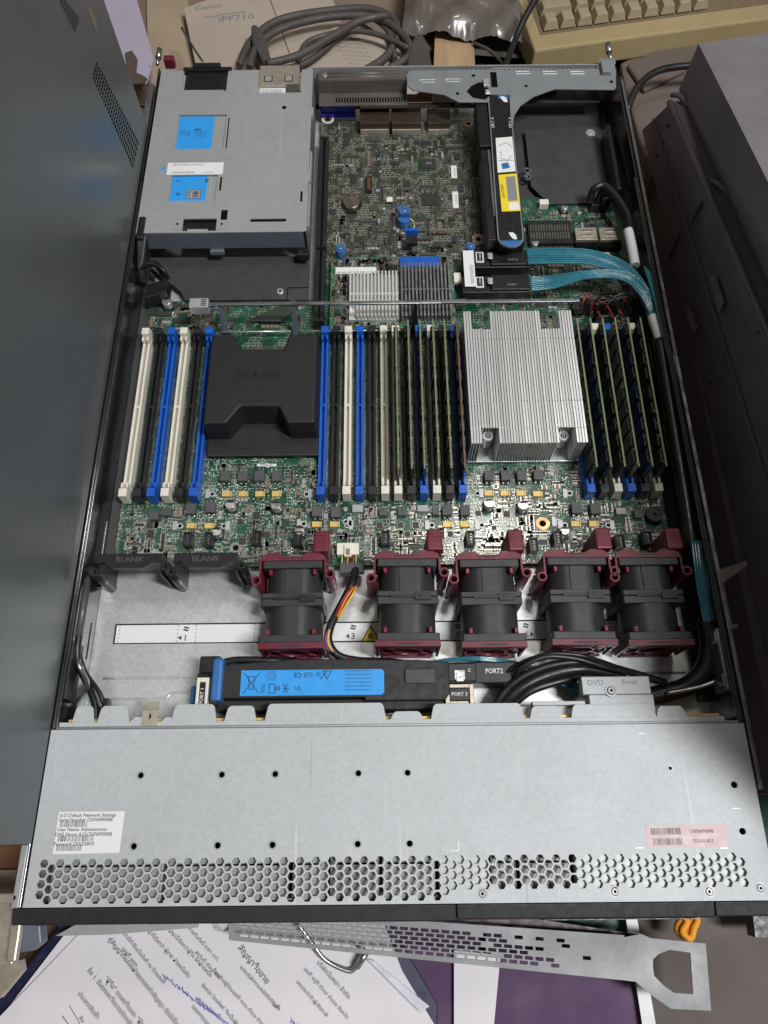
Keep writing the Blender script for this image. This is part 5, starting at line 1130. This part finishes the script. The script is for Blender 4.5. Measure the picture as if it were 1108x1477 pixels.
# two dark machines stacked on the right
rm = thing('rack_machine', 'dark purple-grey machine at the right with rivets and two small name plates', 'metal case', group='dark machines on the right')
Ra, Rb = Vector(U3(967, 147, 72)), Vector(U3(1108, 474, 108)); d = Rb-Ra; Rb2 = Ra+d*2.3; 
La, Lb = Vector(U3(925, 245, 0)), Vector(U3(989, 474, 0)); d2 = Lb-La; Lb2 = Vector((487, 90, 0)); La = Vector(U3(930, 175, 0))
La.z = -10; Lb2.z = -10
def V(v, dx=0, dy=0, dz=0): return (v[0]+dx, v[1]+dy, v[2]+dz)
m = MB(); far = 160
m.add([V(La), V(Lb2), V(Rb2), V(Ra), V(La, far, 30, 0), V(Lb2, far, 30, 0), V(Rb2, far, 30, 0), V(Ra, far, 30, 0)], [(0, 1, 2, 3), (7, 6, 5, 4), (3, 2, 6, 7), (0, 3, 7, 4), (1, 0, 4, 5), (2, 1, 5, 6)])
m.build('machine_body', 'darkcase', rm, 1.5)
m = MB(); m.box(478, 60, -90, 600, 560, -12); m.build('machine_foot', 'darkcase', rm)
# face coordinate helper: u along from rear to front, v from low edge up to ridge
def FP(u, v, off=.4):
    a = La.lerp(Ra, v); b = Lb2.lerp(Rb2, v); p_ = a.lerp(b, u); nrm = (Lb2-La).cross(Ra-La).normalized()
    if nrm.x > 0: nrm = -nrm
    return p_+nrm*off
def face_of(px, py):
    """ray onto the machine's face, as (u, v)"""
    dd = ROT @ Vector(((px-554)/FOC, -(py-738.5)/FOC, -1.0)); o = Vector(CAM); best = None
    for i in range(0, 101):
        for j in range(-5, 106, 3):
            p_ = FP(i/100, j/100, 0); w = p_-o; t = w.dot(dd)/dd.dot(dd); e = (w-dd*t).length
            if best is None or e < best[0]: best = (e, i/100, j/100)
    e0, u0, v0 = best
    for st in (.004, .0012):
        for i in range(-5, 6):
            for j in range(-8, 9):
                u, v = u0+i*st, v0+j*st*3; p_ = FP(u, v, 0); w = p_-o; t = w.dot(dd)/dd.dot(dd); e = (w-dd*t).length
                if e < best[0]: best = (e, u, v)
        e0, u0, v0 = best
    return best[1], best[2]
m = MB(); 
for px, py in ((964, 182), (958, 205), (948, 225), (933, 252)): 
    u, v = face_of(px, py); c = FP(u, v, .5); e1 = (FP(u+.01, v)-FP(u, v)).normalized(); e2 = (FP(u, v+.05)-FP(u, v)).normalized()
    m.add([tuple(c+e1*2.2*math.cos(t)+e2*2.2*math.sin(t)) for t in [2*math.pi*k/14 for k in range(14)]], [tuple(range(14)), tuple(range(13, -1, -1))])
m.build('punched_hole', 'hole', rm)
m = MB()
for (px, py, px2, py2, n, lx, ly) in ((998, 320, 1012, 292, 9, 8, 10), (965, 372, 980, 338, 9, 8, 8)):
    for k in range(n):
        f = k/(n-1); x, y = px+(px2-px)*f, py+(py2-py)*f; u, v = face_of(x, y); u2, v2 = face_of(x+lx*.6, y-ly*.1)
        a, b = FP(u, v, .6), FP(u2, v2, .6); w = (FP(u+.004, v)-FP(u, v)).normalized()*.8; m.add([tuple(a-w), tuple(b-w), tuple(b+w), tuple(a+w)], [(0, 1, 2, 3), (3, 2, 1, 0)])
m.build('vent_slots', 'hole', rm)
for P4 in (((1026, 400), (1034, 398), (1046, 436), (1038, 452)), ((987, 440), (996, 442), (1008, 470), (1003, 487))):
    m = MB(); m.add([tuple(FP(*face_of(a, b), .8)) for a, b in P4], [(0, 1, 2, 3), (3, 2, 1, 0)]); m.build('name_plate', 'clear', rm)
m = MB()
for px, py in ((1092, 480), (1070, 512), (1043, 517), (1026, 545), (1016, 571)):
    c = FP(*face_of(px, py), .6); m.cyl(c.x, c.y, c.z-1, c.z+.8, 1.7, 12)
m.build('rivet', 'rail', rm)
m = MB(); 
a, b = FP(.0, .45, .4), FP(1, .45, .4); m.tube([tuple(a), tuple(b)], .8, 6, sub=1); a, b = FP(0, 1, .6), FP(1, 1, .6); m.tube([tuple(a), tuple(b)], 2.6, 8, sub=1); m.build('pressed_seam', 'casetop', rm)
r2 = thing('rack_machine', 'dusty dark machine with perforated side strip, standing behind the riveted one in the upper right', 'metal case', group='dark machines on the right')
Ta, Tb = Vector(U3(1007, 64, 112)), Vector(U3(1108, 265, 164)); Tb2 = Ta+(Tb-Ta)*2.6  # unseen front end is shaped tall, leaning inward, to shade the cover's right edge
Ba, Bb2 = Ra+Vector((14, 8, 0)), Rb2+Vector((14, 0, 0)); Ba = Vector((Ra.x+12, Ta.y+4, Ra.z-4))
m = MB(); m.add([V(Ba), V(Bb2), V(Tb2), V(Ta), V(Ba, 260, 40, 0), V(Bb2, 260, 40, 0), V(Tb2, 260, 40, 12), V(Ta, 260, 40, 12)], [(0, 1, 2, 3), (7, 6, 5, 4), (0, 3, 7, 4), (1, 0, 4, 5), (2, 1, 5, 6)]); m.build('machine_side', 'darkcase', r2)
m = MB(); m.add([V(Ta, 0, 0, .6), V(Tb2, 0, 0, .6), V(Tb2, 260, 40, 12.6), V(Ta, 260, 40, 12.6), V(Ta, 0, 0, 0), V(Tb2, 0, 0, 0), V(Tb2, 260, 40, 12), V(Ta, 260, 40, 12)], [(0, 1, 2, 3), (7, 6, 5, 4), (0, 4, 5, 1), (1, 5, 6, 2), (2, 6, 7, 3), (3, 7, 4, 0)]); m.build('machine_top', 'casetop', r2, .2)
m = MB()
nrm = (Bb2-Ba).cross(Ta-Ba).normalized(); nrm = -nrm if nrm.x > 0 else nrm
for i in range(64):
    for j in range(6):
        u, v = (i+.5+(j % 2)*.5)/74+.02, .30+j*.1
        p_ = Ba.lerp(Bb2, u).lerp(Ta.lerp(Tb2, u), v)+nrm*.3; e1 = (Bb2-Ba).normalized(); e2 = (Ta-Ba).normalized()
        m.add([tuple(p_+e1*1.7*math.cos(t)+e2*1.9*math.sin(t)) for t in [2*math.pi*k/6 for k in range(6)]], [tuple(range(6)), tuple(range(5, -1, -1))])
tag(m.build('perforation', 'hole', r2))
m = MB()
for u in (.03, .22): p_ = Ba.lerp(Bb2, u); m = MB(); m.tube([V(p_, -8, 12, -2), V(p_, -6, 0, 6), V(p_, 2, -10, 2)], 2.2, 8); m.build('side_hook', 'darkcase', r2)
# green sheet and cream bracket beside the chassis at the right
quad('green_folder', [U3(1072, 1000, -60), U3(1200, 1000, -60), U3(1200, 1260, -60), U3(1098, 1260, -60)], 2, mat('green_card', (.008, .06, .035), .6), 'dark green folder lying below the right side of the chassis', 'folder')
m = MB(); a = [(*U(x, y, 12),) for x, y in ((1027, 808), (1041, 824), (1058, 905), (1046, 908))]; m.prism(a, 10, 12); a = [(*U(x, y, 14),) for x, y in ((1035, 822), (1078, 808), (1079, 815), (1042, 842))]; m.prism(a, 10, 14); a = [(*U(x, y, 13),) for x, y in ((1046, 902), (1066, 898), (1065, 904), (1049, 912))]; m.prism(a, 9, 13)
tag(m.build('cream_clip', mat('cream_plastic', (.5, .43, .36), .5), None, .8), 'broken cream plastic clip sticking out beside the right wall', 'plastic clip')
# ---------------- in front: papers, clipboard, folder, slide bracket
m = MB(); P = [U3(a, b, -56) for a, b in ((100, 1290), (545, 1300), (632, 1450), (630, 1560), (-90, 1560), (-10, 1450), (80, 1345))]
quad('clipboard', P, 3, mat('navy_clipboard', (.008, .01, .04), .45), 'navy blue clipboard under the printed contract', 'clipboard', bevel=1)
pp = mat('document_paper', (.66, .63, .66), .65, 0, .04, 8, .05, 300)
quad('printed_document', [U3(130, 1300, -52), U3(540, 1295, -52), U3(580, 1400, -52), U3(640, 1500, -52), U3(640, 1560, -52), U3(-70, 1560, -52)], .6, pp, 'sheaf of white printed pages edge-on beneath the top contract sheet', 'document')
doc = thing('printed_document', 'white contract sheet with slanted Thai print and blue handwriting, before the chassis', 'document')
DZ = -50
m = MB(); dP = [U(a, b, DZ) for a, b in ((106, 1349), (200, 1322), (520, 1325), (565, 1420), (620, 1560), (-120, 1560))]; m.prism([U(a, b, DZ) for a, b in ((112, 1349), (150, 1300), (500, 1295), (572, 1405), (640, 1500), (600, 1560), (-90, 1560))], DZ-.5, DZ); m.build('sheet', pp, doc)
def dt(s, px, py, ang, size): x, y = U(px, py, DZ); return (s, (x, y, DZ+.06), size*.66, math.radians(-ang))
TH = [('สัญญาซื้อขาย', 366, 1391, 46, 8.2), ('คู่สัญญาทั้งสองฝ่ายตกลงทำสัญญา ดังมีเงื่อนไข', 210, 1420, 44, 6.2), ('ข้อ 1. ข้อตกลงซื้อขายดังกล่าว', 160, 1440, 44, 6.2), ('"ผู้ซื้อ" ตกลงซื้อและ "ผู้ขาย" ตกลงขาย', 195, 1465, 44, 6.2), ('ประเภทสินค้า', 128, 1450, 44, 6.2), ('สัญญาฉบับนี้ทำขึ้นเมื่อวันที่ ณ บ้านเลขที่', 200, 1372, 44, 5.2),
      ('ต่อไปในสัญญานี้เรียกว่า ผู้ขาย ฝ่ายหนึ่งกับ', 232, 1362, 42, 5.2), ('ซึ่งต่อไปในสัญญานี้เรียกว่าผู้ซื้อ อีกฝ่ายหนึ่ง', 262, 1360, 42, 5.2), ('ตกลงซื้อขายกันดังนี้ ราคา บาท', 285, 1352, 42, 5), ('บริษัทนั้นหนา จำกัด', 481, 1413, 44, 6), ('เลขที่ หมู่ที่ ตำบล อำเภอ จังหวัด', 470, 1432, 44, 5), ('เลขประจำตัวผู้เสียภาษี', 450, 1440, 44, 5), ('ในที่', 398, 1451, 30, 5.5),
      ('ข้าพเจ้าอยู่บ้านเลขที่ ถนน ตำบล อำเภอ', 345, 1440, 42, 5), ('จังหวัด โทรศัพท์ ซึ่งเป็นผู้ขาย', 320, 1452, 42, 5), ('ของบริษัทตามหนังสือรับรอง', 375, 1425, 42, 5), ('ลงวันที่ เดือน พ.ศ.', 300, 1392, 42, 5), ('เอกสารแนบ', 290, 1465, 42, 5.4), ('สิน', 118, 1470, 44, 5), ('เลขที่ ๑๐๐', 187, 1380, 42, 6)]
text([dt(*q) for q in TH], 'ink', doc, name='printed_text')
m = MB(); rn = random.Random(11)
for sx_, sy_ in ((235, 1407), (262, 1428), (283, 1440), (420, 1472), (300, 1455)):
    pts = []; 
    for k in range(26): pts.append(U3(sx_+k*1.5+rn.uniform(-2, 1.5), sy_+k*1.15+(3.2 if k % 2 else -3.2)*rn.uniform(.1, 1.3), DZ)[:2]+(DZ+.2,))
    m.tube(pts, .22, 5, sub=4)
m.build('handwriting', 'inkblue', doc)
m = MB(); m.tube([U3(a, b, DZ)[:2]+(DZ+.3,) for a, b in ((100, 1450), (112, 1470), (122, 1492))], .3, 4); m.tube([U3(a, b, DZ)[:2]+(DZ+.3,) for a, b in ((90, 1465), (112, 1495))], .3, 4); m.build('pen_line', 'inkgrey', doc)
m = MB(); m.tube(P3((428, 1330, -40), (450, 1360, -42), (470, 1385, -44), (500, 1400, -45), (512, 1397, -45), (527, 1376, -44), (520, 1365, -42)), 1.5, 8, sub=4); m.tube(P3((515, 1395, -43), (529, 1373, -40)), 2.2, 8); tag(m.build('wire_clip', 'rail'), 'bent steel wire clip holding the top edge of the papers', 'clip')
quad('clear_ruler', [U3(528, 1383, -46), U3(540, 1386, -46), U3(620, 1452, -46), U3(606, 1460, -46)], 2, mat('clear_plastic_strip', (.6, .6, .66), .25), 'pale plastic strip along the right edge of the clipboard', 'plastic strip', bevel=.3)
quad('printed_document', [U3(655, 1370, -66), U3(722, 1378, -66), U3(705, 1560, -66), U3(655, 1560, -66)], 1, pp, 'narrow white sheet between the two purple folders', 'document')
pur = mat('purple_fabric', (.085, .04, .10), .75, 0, .15, 12, .4, 160)
quad('purple_folder', [U3(560, 1300, -70), U3(690, 1300, -70), U3(700, 1560, -70), U3(560, 1560, -70)], 2, pur, 'small purple folder corner between the clipboard and the white sheet', 'folder')
quad('purple_folder', [U3(700, 1345, -70), U3(890, 1360, -70), U3(935, 1420, -70), U3(960, 1560, -70), U3(700, 1560, -70)], 4, pur, 'large purple folder under the perforated steel bracket', 'folder', bevel=1)
quad('green_folder', [U3(740, 1300, -76), U3(905, 1300, -76), U3(930, 1420, -76), U3(935, 1430, -76), U3(740, 1430, -76)], 2, mat('green_card_dark', (.008, .075, .045), .5), 'dark green folder showing between the chassis and the steel bracket', 'folder')
quad('white_strip', [U3(902, 1318, -64), U3(918, 1318, -64), U3(950, 1500, -64), U3(930, 1500, -64)], 1, 'paper', 'narrow white strip crossing behind the steel bracket', 'paper strip')
quad('floor_mat', [U3(918, 1290, -78), U3(1300, 1290, -78), U3(1300, 1600, -78), U3(940, 1600, -78)], 2, mat('grey_brown_mat', (.11, .09, .08), .8, 0, .15, 10, .3, 200), 'grey-brown mat in the lower right corner', 'mat')
quad('drive_caddy', [U3(1085, 1310, -40), U3(1150, 1310, -40), U3(1150, 1352, -40), U3(1090, 1352, -40)], 12, 'black', 'small black plastic block at the right edge below the bezel', 'plastic block')
m = MB(); rn = random.Random(4); pts = [(975, 1312), (985, 1325), (978, 1340), (990, 1350), (995, 1335), (1000, 1322), (990, 1312)]
m.tube([U3(a, b, -50) for a, b in pts], 3.2, 7, sub=4); m.tube([U3(a+6, b+4, -46) for a, b in pts[::-1]], 2.2, 7, sub=4); tag(m.build('orange_cord', mat('orange_fabric', (.75, .3, .02), .7)), 'crumpled orange cord poking out below the bezel at the right', 'cord')
# perforated slide bracket
sb = thing('slide_bracket', 'long perforated steel bracket with a hexagonal cut-out, lying in front of the chassis', 'bracket')
BZ = -24
def Q(px, py): return Vector(U(px, py, BZ))
T0, T1, B0, B1 = Q(300, 1326), Q(922, 1356), Q(300, 1352), Q(900, 1418)
def BP(px, py): return tuple(U(px, py, BZ))
# outline grid: build as cells along the strip, each with a rectangular hole or solid
tl, tr, bl, br = Q(330, 1312), Q(900, 1352), Q(330, 1356), Q(900, 1414)
m = MB(); nu, nv = 38, 8
rn = random.Random(9)
def bil(u, v): a = tl.lerp(tr, u); b = bl.lerp(br, u); return a.lerp(b, v)
us = [i/nu for i in range(nu+1)]
for j in range(nv):
    for i in range(-1, nu):
        off = .5/nu if j % 2 else 0
        u0, u1 = max(0, i/nu+off), min(1, (i+1)/nu+off)
        if u1 <= u0+1e-6: continue
        v0, v1 = j/nv, (j+1)/nv; f = (u0+u1)/2
        solid = j in (0, 7) or u1-u0 < .9/nu or f < .02 or (f > .8 and (i*7+j*3) % 5 > 0) or (f > .68 and j < 3 and (i+j) % 2) or f > .93 or ((i*5+j*11) % 9 == 0 and f > .6)
        c = [bil(u0, v0), bil(u1, v0), bil(u1, v1), bil(u0, v1)]
        if solid: m.prism([tuple(p_) for p_ in c], BZ-1.2, BZ)
        else:
            e = .11/nu; g = .13/nv; h4 = [bil(u0+e, v0+g), bil(u1-e, v0+g), bil(u1-e, v1-g), bil(u0+e, v1-g)]
            for k in range(4):
                n_ = (k+1) % 4; m.prism([tuple(c[k]), tuple(c[n_]), tuple(h4[n_]), tuple(h4[k])], BZ-1.2, BZ)
m.build('perforated_strip', 'slide', sb)
ho = [BP(a, b) for a, b in ((900, 1352), (925, 1347), (938, 1353), (1018, 1361), (1026, 1458), (968, 1455), (935, 1432), (917, 1416), (900, 1414))]
hi = [BP(a, b) for a, b in ((942, 1384), (950, 1376), (966, 1370), (996, 1374), (1000, 1434), (972, 1432), (958, 1422), (944, 1408), (942, 1396))]
m = MB()
order = list(range(9))
hi2 = [hi[0], hi[1], hi[2], hi[3], hi[4], hi[5], hi[6], hi[7], hi[8]]
for k in range(9):
    n_ = (k+1) % 9; q4 = [ho[k], ho[n_], hi2[n_], hi2[k]]
    m.prism(q4, BZ-1.2, BZ)
m.build('bracket_end', 'slide', sb)
m = MB(); a, b = Q(330, 1312), Q(900, 1352); m.hexa([(a.x, a.y, BZ-1), (b.x, b.y, BZ-1), (b.x, b.y+1.4, BZ-1), (a.x, a.y+1.4, BZ-1)], [(a.x, a.y, BZ+1.5), (b.x, b.y, BZ+1.5), (b.x, b.y+1.4, BZ+1.5), (a.x, a.y+1.4, BZ+1.5)])
m.build('folded_flange', 'slide', sb)
m = MB(); x, y = U(318, 1330, -20); m.cyl(x, y, -24, -18, 5, 20); m.box(x-4, y-.6, -18, x+4, y+.6, -17.9, 1); m.build('bolt', ['chrome', 'hole'], sb)
quad('dark_bracket', [U3(535, 1322, -36), U3(750, 1322, -36), U3(935, 1350, -36), U3(900, 1356, -36), U3(730, 1334, -36)], 2, mat('dark_brown_steel', (.05, .035, .035), .5, .4), 'dark brown slotted steel strip lying right behind the perforated bracket', 'bracket')
quad('plastic_tray', [U3(120, 1328, -44), U3(285, 1328, -44), U3(285, 1338, -44), U3(160, 1348, -44), U3(80, 1350, -44)], 3, 'psu', 'grey plastic strip sticking out from under the left front of the chassis', 'plastic strip')
# ear latch of the rack rail, lower left
er = thing('rail_latch', 'beige-grey steel rail latch with a folded hook at the lower left corner', 'latch')
m = MB(); 
for P4, z_, th in ((((-40, 1300), (26, 1296), (30, 1304), (22, 1360), (18, 1392), (-40, 1400)), 30, 3), (((18, 1306), (33, 1306), (28, 1350), (22, 1388), (8, 1388)), 36, 5), (((-40, 1290), (22, 1288), (27, 1294), (20, 1303), (-40, 1306)), 40, 3)): m.prism([U(a, b, z_) for a, b in P4], z_-th, z_)
m.build('latch_plate', 'beige_metal', er, 1)
m = MB(); P4 = [U(a, b, 10) for a, b in ((26, 1332), (58, 1334), (60, 1360), (45, 1372), (26, 1374))]; m.prism(P4, 0, 10); m.build('latch_hook', 'bluegrey', er, 1)
quad('beige_cabinet', [U3(-60, 1385, -20), U3(30, 1385, -20), U3(33, 1400, -20), U3(0, 1440, -20), U3(-60, 1470, -20)], 6, 'beige_metal', 'beige grey metal panel below the rail latch in the lower left corner', 'metal sheet')
quad('wooden_board', [U3(-80, 1205, -60), U3(40, 1205, -60), U3(36, 1262, -60), U3(-80, 1262, -60)], 10, mat('brown_wood', (.2, .09, .04), .5, 0, .3, 8, stretch=(1, 8, 1)), 'brown wooden board edge at the left of the front cover', 'board')
quad('beige_box', [U3(-80, 1255, -50), U3(24, 1255, -50), U3(20, 1300, -50), U3(-80, 1300, -50)], 20, mat('beige_card', (.3, .24, .18), .7), 'beige cardboard box edge left of the front cover', 'box')
m = MB(); m.hexa([(-8, -1, 6), (-3.8, -1, 6), (-3.8, 33, 6), (-8, 33, 6)], [(-8, -1, 40), (-3.8, -1, 40), (-3.8, 33, 40), (-8, 33, 40)]); m.build('rack_ear', 'psu', ch, .6)
# ---------------- behind the chassis
quad('lilac_panel', [U3(60, -60, -30), U3(180, -60, -30), U3(222, 84, -30), U3(212, 119, -30), U3(150, 119, -30)], 2, mat('lilac_board', (.42, .38, .47), .5, 0, .05, 10, dirt=.1), 'pale lilac board standing between the grey case and the power supply corner', 'board')
m = MB(); x, y = U(190, 100, -28); m.prism([U(a, b, -27) for a, b in ((180, 76), (190, 72), (198, 84), (196, 104), (206, 108), (212, 112), (206, 119), (188, 120))], -29.5, -27); tag(m.build('leaf_tag', mat('brown_tag', (.09, .06, .05), .8), None, .6), 'dark brown torn tag lying on the lilac board', 'tag')
bgz = -46
quad('cardboard_box', [U3(190, -80, bgz-20), U3(700, -80, bgz-20), U3(690, 130, bgz-20), U3(190, 130, bgz-20)], 20, mat('brown_cardboard', (.22, .16, .12), .8, 0, .15, 8, .2, 120, dirt=.2), 'brown cardboard lying behind the chassis under the papers', 'cardboard')
wp = mat('yellowed_paper', (.42, .35, .29), .7, 0, .07, 10, .1, 80, dirt=.12)
can_ = thing('printed_booklet', 'cream booklet cover printed Canon iPF710, lying behind the power supply', 'booklet')
cp_ = [(265, 12), (365, -25), (420, -30), (456, 60), (450, 130), (290, 130)]
m = MB(); m.prism([U(a, b, bgz) for a, b in cp_], bgz-4, bgz); m.build('booklet_cover', wp, can_, .3)
def bt_(s, px, py, ang, size, sx=1): x, y = U(px, py, bgz); return (s, (x, y, bgz+.1), size, math.radians(ang), sx)
text([bt_('Canon', 300, 10, 10, 11, 1.1), bt_('imagePROGRAF', 325, 21, 10, 5, 1.5), bt_('iPF710', 341, 26, 8, 13, 1.2)], 'inkgrey', can_)
quad('printed_document', [U3(380, -30, bgz+2), U3(470, -30, bgz+2), U3(520, 110, bgz+2), U3(430, 110, bgz+2)], 1, wp, 'cream sheet with faint print behind the cable coil', 'document')
d3 = thing('printed_document', 'cream printed sheet at the top of the frame under the cable loops', 'document')
m = MB(); m.prism([U(a, b, bgz+5) for a, b in ((440, 95), (480, 40), (520, 30), (640, 110), (600, 135), (440, 135))], bgz+4, bgz+5); m.build('sheet', wp, d3)
L4 = []
for k in range(7): x, y = U(500+k*5, 62+k*6.2, bgz+5); L4.append(('lilm nuil mniu ulin iml', (x, y, bgz+5.1), 4, math.radians(-8), 1.0))
text(L4, 'inkgrey', d3, name='printed_text')
cabg = mat('dusty_grey_cable', (.07, .062, .058), .6, 0, .15)
for i, (lb_, tb) in enumerate((
    ('tangled loop of grey cable arching over the cream papers', [((345, 95), (362, 60), (400, 30), (470, 16), (540, 14), (575, 40), (560, 78), (530, 100)), ((360, 98), (372, 66), (410, 40), (480, 24), (545, 26), (585, 55), (590, 80), (560, 100)), ((385, 92), (430, 80), (480, 52), (520, 30), (560, 22))]),
    ('thinner grey cable crossing the loop diagonally', [((375, 98), (430, 95), (470, 70), (500, 40), (530, 25), (560, 45), (570, 85)), ((430, 90), (445, 60), (500, 45), (545, 50), (590, 70))]))):
    m = MB()
    for k, pts in enumerate(tb): m.tube([U3(a, b, bgz+14+k*5) for a, b in pts], 4.2 if i == 0 else 3, 10, sub=6)
    tag(m.build('power_cable', cabg), lb_, 'cable', 'dusty cables behind the chassis')
for lb_, pts in (('dark grey plug lying on the booklet, flat oval head', ((362, 35), (370, 34), (380, 48), (386, 66), (392, 88), (380, 92), (372, 75), (364, 62), (362, 50))), ('dark grey moulded plug hanging right of the cable loops', ((598, 50), (608, 46), (618, 62), (624, 98), (600, 104), (586, 98), (590, 70)))):
    m = MB(); m.prism([U(a, b, bgz+24) for a, b in pts], bgz+10, bgz+24); tag(m.build('cable_plug', cabg, None, 2.5), lb_, 'plug', 'dusty plugs')
quad('wooden_block', [U3(628, 36, -34), U3(682, 40, -34), U3(688, 130, -34), U3(624, 130, -34)], 14, mat('light_wood', (.42, .28, .16), .6, 0, .15, 12, stretch=(6, 1, 1), dirt=.15), 'light tan wooden block behind the left end of the riser bracket', 'wood block', bevel=.6)
# wrinkled plastic bag
m = MB(); nx, ny = 46, 22; A4, B4, C4, D4 = U(590, -60, -18), U(800, -70, -18), U(772, 50, -18), U(580, 36, -18)
vs = []; rn = random.Random(8)
for j in range(ny+1):
    for i in range(nx+1):
        u, v = i/nx, j/ny; x = (A4[0]*(1-u)+B4[0]*u)*(1-v)+(D4[0]*(1-u)+C4[0]*u)*v; y = (A4[1]*(1-u)+B4[1]*u)*(1-v)+(D4[1]*(1-u)+C4[1]*u)*v
        edge = min(u, v, 1-u, 1-v)*9; vs.append((x, y, -26+min(1, edge)*10+rn.uniform(-1.6, 1.6)+3*math.sin(u*17+v*9)+2*math.sin(v*23-u*11)))
m.add(vs, [(j*(nx+1)+i, (j+1)*(nx+1)+i, (j+1)*(nx+1)+i+1, j*(nx+1)+i+1) for j in range(ny) for i in range(nx)], smooth=True)
m.add([(x, y, -46) for x, y in (A4, B4, C4, D4)], [(0, 1, 2, 3)])
bagm = mat('grey_plastic_film', (.14, .12, .105), .28, 0, .15, 20, coat=.6); tag(m.build('plastic_bag', bagm), 'wrinkled shiny grey plastic bag behind the riser bracket', 'plastic bag')
# beige keyboard
kb = thing('keyboard', 'old yellowed beige keyboard lying diagonally behind the chassis at the upper right', 'keyboard')
a, b = Vector(U(774, 68, -10)), Vector(U(1108, 22, -10)); ex = (b-a).normalized(); ey = Vector((-ex.y, ex.x))
def K(u, v, z): p_ = a+ex*u+ey*v; return (p_.x, p_.y, z)
kbm = mat('yellowed_keyboard_plastic', (.34, .265, .135), .5, 0, .06, 20, .1, 600, dirt=.12); kkm = mat('key_plastic', (.32, .26, .165), .5, 0, .06, 30, dirt=.15)
m = MB(); m.hexa([K(-2, 0, -40), K(420, 0, -40), K(420, 170, -40), K(-8, 170, -40)], [K(0, 3, -16), K(418, 3, -16), K(418, 168, -6), K(2, 168, -6)]); m.build('keyboard_case', kbm, kb, 2)
m = MB(); m.hexa([K(12, 24, -17), K(420, 24, -17), K(420, 160, -13), K(12, 160, -13)], [K(12, 24, -14.4), K(420, 24, -14.4), K(420, 160, -6), K(12, 160, -6)]); m.build('key_well', mat('key_well', (.16, .12, .07), .6), kb)
rows = [(0, [(0, 1), (1, 1), (2, 1), (3, 1)], ), ]
for r in range(4):
    u = 16+(r*2 % 5); widths = [19]*18
    if r == 1: widths = [38]+[19]*17
    if r == 3: widths = [30]+[19]*17
    for w_ in widths:
        if u > 190: break
        v = 27+r*19.5; z0_, z1_ = -13+r*1.2, -4+r*1.6
        m = MB(); m.hexa([K(u, v, z0_), K(u+w_-1.5, v, z0_), K(u+w_-1.5, v+18, z0_), K(u, v+18, z0_)], [K(u+3, v+3, z1_), K(u+w_-4.5, v+3, z1_), K(u+w_-4.5, v+15.5, z1_+1), K(u+3, v+15.5, z1_+1)]); m.build('key', kkm, kb, .8)
        u += w_
# coiled grey cable and cloth-like grey box behind right
m = MB()
for k in range(4): 
    r = 30-k*3.5; x, y = U(812, 112, -20); m.tube([(x+r*math.cos(t), y+r*.75*math.sin(t)-6, -26+k*4) for t in [2*math.pi*q/24 for q in range(25)]], 4.2, 9, sub=2)
tag(m.build('cable_coil', mat('brown_grey_cable', (.17, .13, .11), .5)), 'coil of thick brown-grey cable behind the right end of the riser bracket', 'cable coil')
m = MB(); m.tube(P3((812, -60, 30), (766, 10, 10), (742, 60, -5), (728, 100, -10)), 3.4, 10); tag(m.build('power_cable', 'cable'), 'straight black cable running from the bag down to the riser bracket', 'cable', 'dusty cables behind the chassis')
m = MB(); m.tube(P3((684, 62, -30), (705, 72, -28), (722, 88, -26), (730, 104, -25)), 1.8, 8); tag(m.build('power_cable', cabg), 'thin grey cable curving beside the wooden block', 'cable', 'dusty cables behind the chassis')
m = MB(); m.tube(P3((905, 160, -20), (920, 125, -12), (950, 102, -8), (1000, 94, -8), (1040, 92, -8)), 3.6, 10); tag(m.build('power_cable', 'cable'), 'black cable bending behind the right corner toward the dark machines', 'cable', 'dusty cables behind the chassis')
bx = mat('brown_grey_plastic', (.135, .105, .09), .55, 0, .1, 8, .1, 200, dirt=.2)
m = MB(); m.prism([U(a, b, -40) for a, b in ((895, 90), (985, 45), (1030, 40), (1060, 80), (1000, 160), (965, 240), (940, 260), (905, 140))], -70, -40); m.prism([U(a, b, -34) for a, b in ((905, 92), (985, 52), (1022, 50), (990, 100), (930, 130))], -40, -34); tag(m.build('plastic_housing', bx, None, 4), 'brown-grey rounded plastic housing behind the right corner of the chassis', 'housing')
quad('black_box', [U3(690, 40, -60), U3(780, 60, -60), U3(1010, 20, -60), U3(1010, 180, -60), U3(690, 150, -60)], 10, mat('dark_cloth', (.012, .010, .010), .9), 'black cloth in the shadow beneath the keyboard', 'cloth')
quad('cream_sheet', [U3(210, -60, -60), U3(262, -60, -60), U3(290, 130, -60), U3(215, 130, -60)], 1, mat('tan_sheet', (.38, .29, .2), .8, 0, .12, 12, dirt=.3), 'tan cardboard strip between the lilac board and the booklet', 'cardboard')
m = MB(); m.tube(P3((262, 40, -20), (280, 70, -5), (292, 88, 10)), 1.2, 6); tag(m.build('thin_rod', cabg), 'thin dark wire leaning over the booklet to the power supply handle', 'wire')
